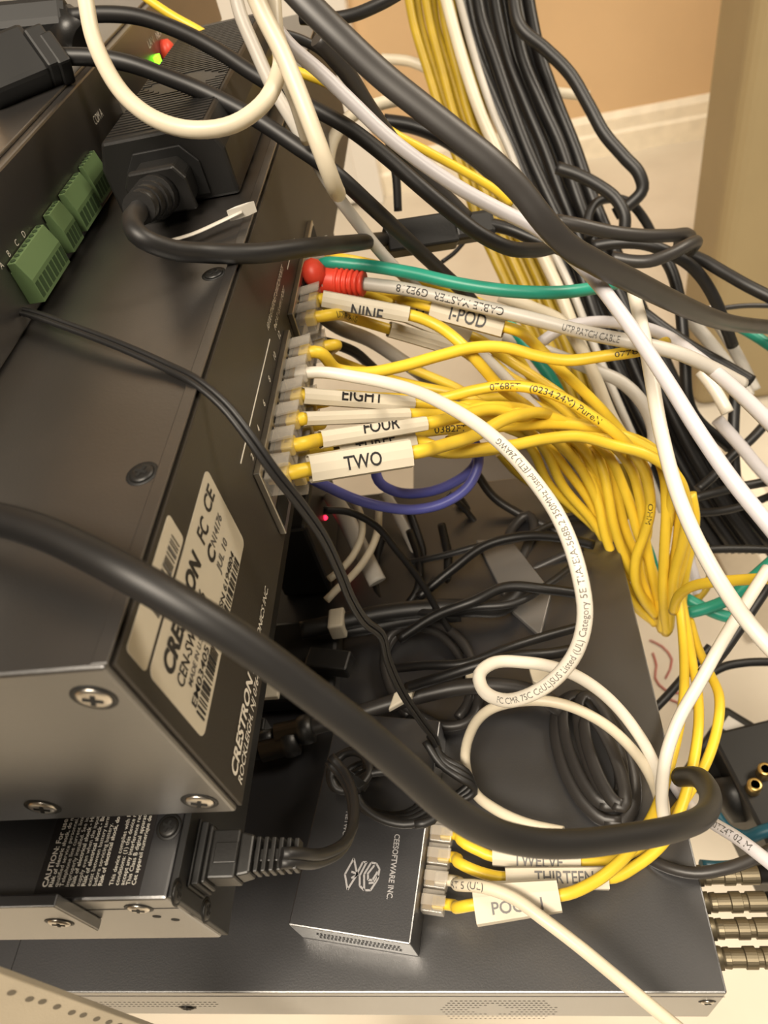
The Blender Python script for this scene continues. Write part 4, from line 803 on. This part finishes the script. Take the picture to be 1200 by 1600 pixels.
# more tangled dark cords (behind the white printed cable)
rr = random.Random(11)
for i in (0, 2, 3, 5, 7, 8):
    x0, y0 = 600 + rr.uniform(0, 70), 880 + i * 24; x1, y1 = (932 if i < 3 else 908), 800 + i * 26; bow = rr.uniform(-45, 45)
    pts = [tz(x0 + (x1 - x0) * t + rr.uniform(-5, 5), y0 + (y1 - y0) * t + bow * math.sin(3.14 * t) + rr.uniform(-6, 6), .004 + .003 * i + .01 * math.sin(3.14 * t)) for t in (0, .2, .4, .6, .8, 1)]
    cable('power_cable', 'dark cord sweeping through the tangle left of the printed white cable', 'black' if i % 3 else 'blackcord', pts, 3.4 + .6 * (i % 3), group='tangled dark cords')
for lb, m, pts, dia in (('thin cream cable curving down beside the twin wire', 'cream', [(548, 775, 350), (562, 800, 348), (566, 830, 345), (555, 862, 340), (535, 888, 335), (514, 905, 332)], 3.4),
  ('second thin cream cable curving below the first', 'cream', [(592, 798, 352), (590, 830, 348), (578, 862, 342), (550, 900, 336), (525, 922, 332), (510, 938, 330)], 3.6),
  ('broad pale grey flat cable half hidden below the TWO label', 'greyc', [(515, 770, 372), (540, 810, 368), (565, 860, 362), (590, 910, 355)], 9.0),
  ('pale grey cable end behind the dark hairpins', 'greyc', [(600, 770, 390), (630, 820, 384), (660, 880, 376), (680, 915, 368)], 6.0)):
    cable('ethernet_cable', lb, m, pts, dia, flat=.5 if dia > 5 else 1)
mp = MB(); q4 = [tz(745, 850), tz(800, 850), tz(862, 930), tz(845, 1000), tz(800, 960)]
mp.add([p_ + Zp * h_ for h_ in (.0004, .0034) for p_ in q4], [(4, 3, 2, 1, 0), (5, 6, 7, 8, 9)] + [(i, (i + 1) % 5, 5 + (i + 1) % 5, 5 + i) for i in range(5)])
obj('metal_plate', mp, 'tray', label='dull grey metal plate lying under the dark tangle', cat='plate', bevel=.0005)
# white tags
def tagbox(cabname, a, b, w, m='paper'):
    pass
a, b = tz(513, 970, .0225), tz(537, 966, .0225)
obj('cable_tag', MB().obox((a + b) / 2 + V((0, .0005, -.004)), b - a, V((0, 1, 0)), Zp, (b - a).length, .0105, .0105), 'paper', label='small white wrap tag around the level black cord', cat='tag', bevel=.001)
a, b = tz(612, 1098, .026), tz(648, 1078, .026)
obj('cable_tag', MB().obox((a + b) / 2, b - a, V((.3, 1, 0)), Zp, (b - a).length, .0075, .003), 'paper', label='white paper tag on the thick dark cord beside the central ring', cat='tag', bevel=.0006)
a = tz(738, 1058, .012); obj('cable_tag', MB().obox(a, V((1, -.05, 0)), Yp, Zp, .0055, .0055, .006), 'cream', label='small cream tie wrap on the ring beside the white loop', cat='tag', bevel=.0008)
a = tz(418, 1075, .03); obj('cable_tag', MB().obox(a, V((1, 0, 0)), Yp, Zp, .011, .010, .003), 'paper', label='white paper tag peeking out beside the switch\'s lower edge', cat='tag', bevel=.0006)
c_ = tz(842, 1050, .012); obj('cable_clip', MB().prism(c_, Xp, Yp, [(-.004, 0), (.004, .002), (.005, -.004), (.001, -.009), (-.003, -.006)], Zp, .004), 'cream', label='torn cream sticker scrap inside the white loop', cat='sticker', bevel=.0005)
# barrel plugs beside the switch
def barrel(c, d, lb):
    t = thing('barrel_plug', lb, 'plug', c)
    obj('grip', MB().lathe(c, d, [(0, .0052), (.010, .0052), (.0102, .0060), (.013, .0064), (.016, .0060), (.0165, .0046)], 20), 'plastic', t)
    obj('shell', MB().lathe(c - V(d).normalized() * .009, d, [(0, .0036), (.009, .0036)], 20), 'plastic', t)
barrel(tz(432, 1150, .012), tz(468, 1142, .012) - tz(432, 1150, .012), 'black barrel plug joining the thick dark cord beside the switch')
barrel(tz(408, 1172, .010), tz(430, 1166, .010) - tz(408, 1172, .010), 'black barrel plug lying lower beside the switch edge')
obj('adapter_block', MB().box(tz(385, 1165, 0) , tz(415, 1120, .014)), 'plastic', label='small black connector block below the switch edge', cat='connector', bevel=.0008)
obj('adapter_block', MB().obox(tz(515, 1035, .016), V((1, -.2, 0)), V((.2, 1, 0)), Zp, .020, .010, .008), 'plastic', label='black in-line connector above the thick foreground cord', cat='connector', bevel=.001)

# coil on the small box
def coil(label, cx, cy, ax_, ay_, tilt, turns, z0, dz, dia, m, group=None, jit=6, seed=1, name='power_cable', a0=0, a1=None):
    r = random.Random(seed); pts = []; n = int(turns * 12); ct_, st_ = math.cos(tilt), math.sin(tilt)
    for k in range(n + 1):
        t = a0 + 2 * math.pi * k / 12; s = 1 + r.uniform(-.05, .05) + (k // 12) * .0
        e, g_ = ax_ * s * math.cos(t), ay_ * s * math.sin(t)
        o_ = (k / n - .5) * jit
        pts.append(on(cx + e * ct_ - g_ * st_ + o_, cy + e * st_ + g_ * ct_ + o_ * .6, 2, z0 + dz * k / n))
    return cable(name, label, m, pts, dia)
coil('black cord coiled in flat turns on top of the small box', 612, 1240, 66, 40, .25, 4.2, mz + .003, .022, 3.0, 'blackcord', jit=26, seed=4)
obj('cable_tie', MB().lathe(tz(548, 1222, .040), V((.5, .7, .2)), [(0, .0062), (.003, .0062)], 16, False), 'plasticd', label='black tie band cinching the coil on the small box', cat='cable tie')
coil('black cord bunched at the far end of the small box', 545, 1205, 26, 34, .6, 2.1, mz + .004, .02, 3.0, 'blackcord', jit=8, seed=8)
# ribbon-like coils on the right part of the wide unit
for i, (cx_, cy_, a_, b_, ti, lb) in enumerate(((930, 1185, 108, 52, 1.18, 'outermost turn of the flat grey cord coil on the wide unit'), (925, 1172, 92, 34, 1.22, 'second turn of the flat grey cord coil on the wide unit'), (938, 1165, 84, 26, 1.28, 'third turn of the flat grey cord coil on the wide unit'), (945, 1190, 74, 18, 1.20, 'innermost turn of the flat grey cord coil on the wide unit'))):
    pts = []
    for k in range(15):
        t = 2 * math.pi * k / 13; e, g_ = a_ * math.cos(t), b_ * math.sin(t)
        pts.append(tz(cx_ + e * math.cos(ti) - g_ * math.sin(ti), cy_ + e * math.sin(ti) + g_ * math.cos(ti), .004 + .0045 * i))
    cable('power_cable', lb, 'greycord', pts, 5.2, group='turns of the grey coil', flat=.5)
# cord cluster below the central ring, tied
rr = random.Random(5)
for i in range(3):
    pts = [tz(670 + rr.uniform(-6, 6), 1150 + i * 4, .02 + .003 * i), tz(690 + rr.uniform(-8, 8), 1185 + i * 5, .022), tz(715 + rr.uniform(-5, 8), 1200 + i * 9, .020), tz(735 + i * 3, 1215 + i * 8, .016), tz(705, 1250 + i * 5, .012)]
    cable('power_cable', 'black cord tuft behind the foreground cord left of the pale arch', 'blackcord', pts, 3.0, group='black cord tuft')

# ================================================================= things behind and below, right side
fb = thing('floor_amplifier', 'black device with gold rimmed red jacks, low at the right edge', 'amplifier', P(1170, 1200, 520))
n_ = (CAM - P(1180, 1190, 470)).normalized()
q0_ = P(1090, 1010, 560)
a, b, c_, d_ = on(1098, 1122, 2, .36), on(1182, 1035, 2, .36), on(1300, 1100, 2, .36), on(1215, 1290, 2, .36)
top = [on(1110, 1145, 2, .42), on(1183, 1045, 2, .42), on(1290, 1090, 2, .42), on(1190, 1300, 2, .42)]
u_ = (top[3] - top[0]); u_.z = 0; w_ = V((-u_.y, u_.x, 0)).normalized(); un = u_.normalized()
o_ = top[0]; Lq = .16; Wq = .12
mb = MB(); cs = [o_, o_ + un * Lq, o_ + un * Lq + w_ * Wq, o_ + w_ * Wq]
if (cs[2] - CAM).dot(CR) < (o_ - CAM).dot(CR): cs = [o_, o_ + un * Lq, o_ + un * Lq - w_ * Wq, o_ - w_ * Wq]
mb.hexa([V((p_.x, p_.y, .36)) for p_ in cs], cs); obj('case', mb, 'plastic', fb, .002)
for x, y, lb in ((1176, 1234, 'nearer red jack'), (1192, 1210, 'farther red jack')):
    c = on(x, y, 2, .42); j = obj('jack', MB().lathe(c, Zp, [(0, .0038), (.007, .0038), (.008, .0035), (.0078, .0024)], 20), 'gold', fb, label=lb); obj('jack_insert', MB().lathe(c + Zp * .0074, Zp, [(0, .0031), (.0004, .0031)], 16), 'red', j)
cable('hookup_wire', 'thin red wire curling over the black device at the right', 'redw', [(1130, 1122, 480), (1152, 1140, 475), (1168, 1152, 470), (1182, 1162, 468), (1192, 1185, 466), (1215, 1200, 465)], 3.2, cat='wire')
pa = thing('power_adapter', 'grey black adapter slab slanting behind the three yellow drops', 'power supply', P(1120, 1180, 420))
mb = MB(); a, b = P(1085, 1235, 430), P(1160, 1120, 460); dd_ = (b - a).normalized(); s_ = dd_.cross(n_).normalized()
mb.obox((a + b) / 2, dd_, s_, n_, (b - a).length, .022, .020); obj('case', mb, 'plastic', pa, .002)
obj('case_label', MB().obox(P(1145, 1135, 436), dd_, s_, n_, .010, .010, .0004), 'greyc', pa)
sp = thing('shielded_plug', 'black plug with a teal cable below the red jacks', 'plug', P(1150, 1255, 400))
a, b = P(1140, 1215, 420), P(1158, 1285, 410); obj('plug_body', MB().tube([a, a.lerp(b, .4), a.lerp(b, .7), b], [.010, .011, .008, .005], 14), 'plastic', sp)
cable('teal_cable', 'teal cable passing under the white printed one at the right', 'teal', [(1115, 1270, 400), (1140, 1300, 395), (1165, 1308, 390), (1190, 1300, 386), (1215, 1292, 384)], 7.0)
cable('teal_cable', 'dark teal cable between the coax plugs', 'teal', [(1095, 1352, 330), (1120, 1354, 330), (1150, 1352, 330), (1180, 1340, 332)], 5.0)
# thin fine wires on the floor behind the dark edge
for pts in ([(1020, 1020), (1026, 1040), (1024, 1060), (1040, 1078), (1068, 1084)], [(1015, 1000), (1035, 1010), (1050, 1030), (1040, 1060)], [(1040, 1090), (1066, 1100), (1100, 1110)]):
    cable('hookup_wire', 'thin brown wire on the pale floor beside the dark corner', 'redw', [on(x, y, 2, .002) for x, y in pts], 2.0, cat='wire', group='thin wires on the floor', n=6, step=.02)
# board and strip leaning on the floor at the right
for j, (x0, y0, x1, y1, w, lb) in enumerate(((1065, 700, 1215, 985, .05, 'beige board lying on the floor at the right edge'), (1140, 690, 1260, 900, .02, 'narrow pale strip lying on the floor at the right edge'))):
    a, b = on(x0, y0, 2, .02), on(x1, y1, 2, .02); d = (b - a).normalized(); s_ = Zp.cross(d)
    obj('floor_board', MB().obox((a + b) / 2 - Zp * .0095, d, s_, Zp, (b - a).length, w, .018), 'board' if j == 0 else 'base', label=lb, cat='board', bevel=.002)
a, b = on(1030, 860, 2, .012), on(1045, 935, 2, .012)
# grey tray behind the dark middle
a, b, c_ = P(480, 800, 520), P(700, 790, 520), P(800, 760, 520)
sh = thing('shelf_tray', 'dark grey metal tray below the blue arcs', 'tray', P(700, 720, 520))
zt_ = H - .345; p0 = on(735, 776, 2, zt_); p1 = on(905, 720, 2, zt_); p2 = on(690, 700, 2, zt_)
obj('tray_floor', MB().box((p2.x - .02, p0.y, zt_ - .004), (p1.x + .02, p2.y, zt_)), 'tray', sh, .001)
obj('tray_rim', MB().box((p2.x - .02, p0.y - .003, zt_ - .004), (p1.x + .02, p0.y, zt_ + .004)), 'tray', sh, .0005)
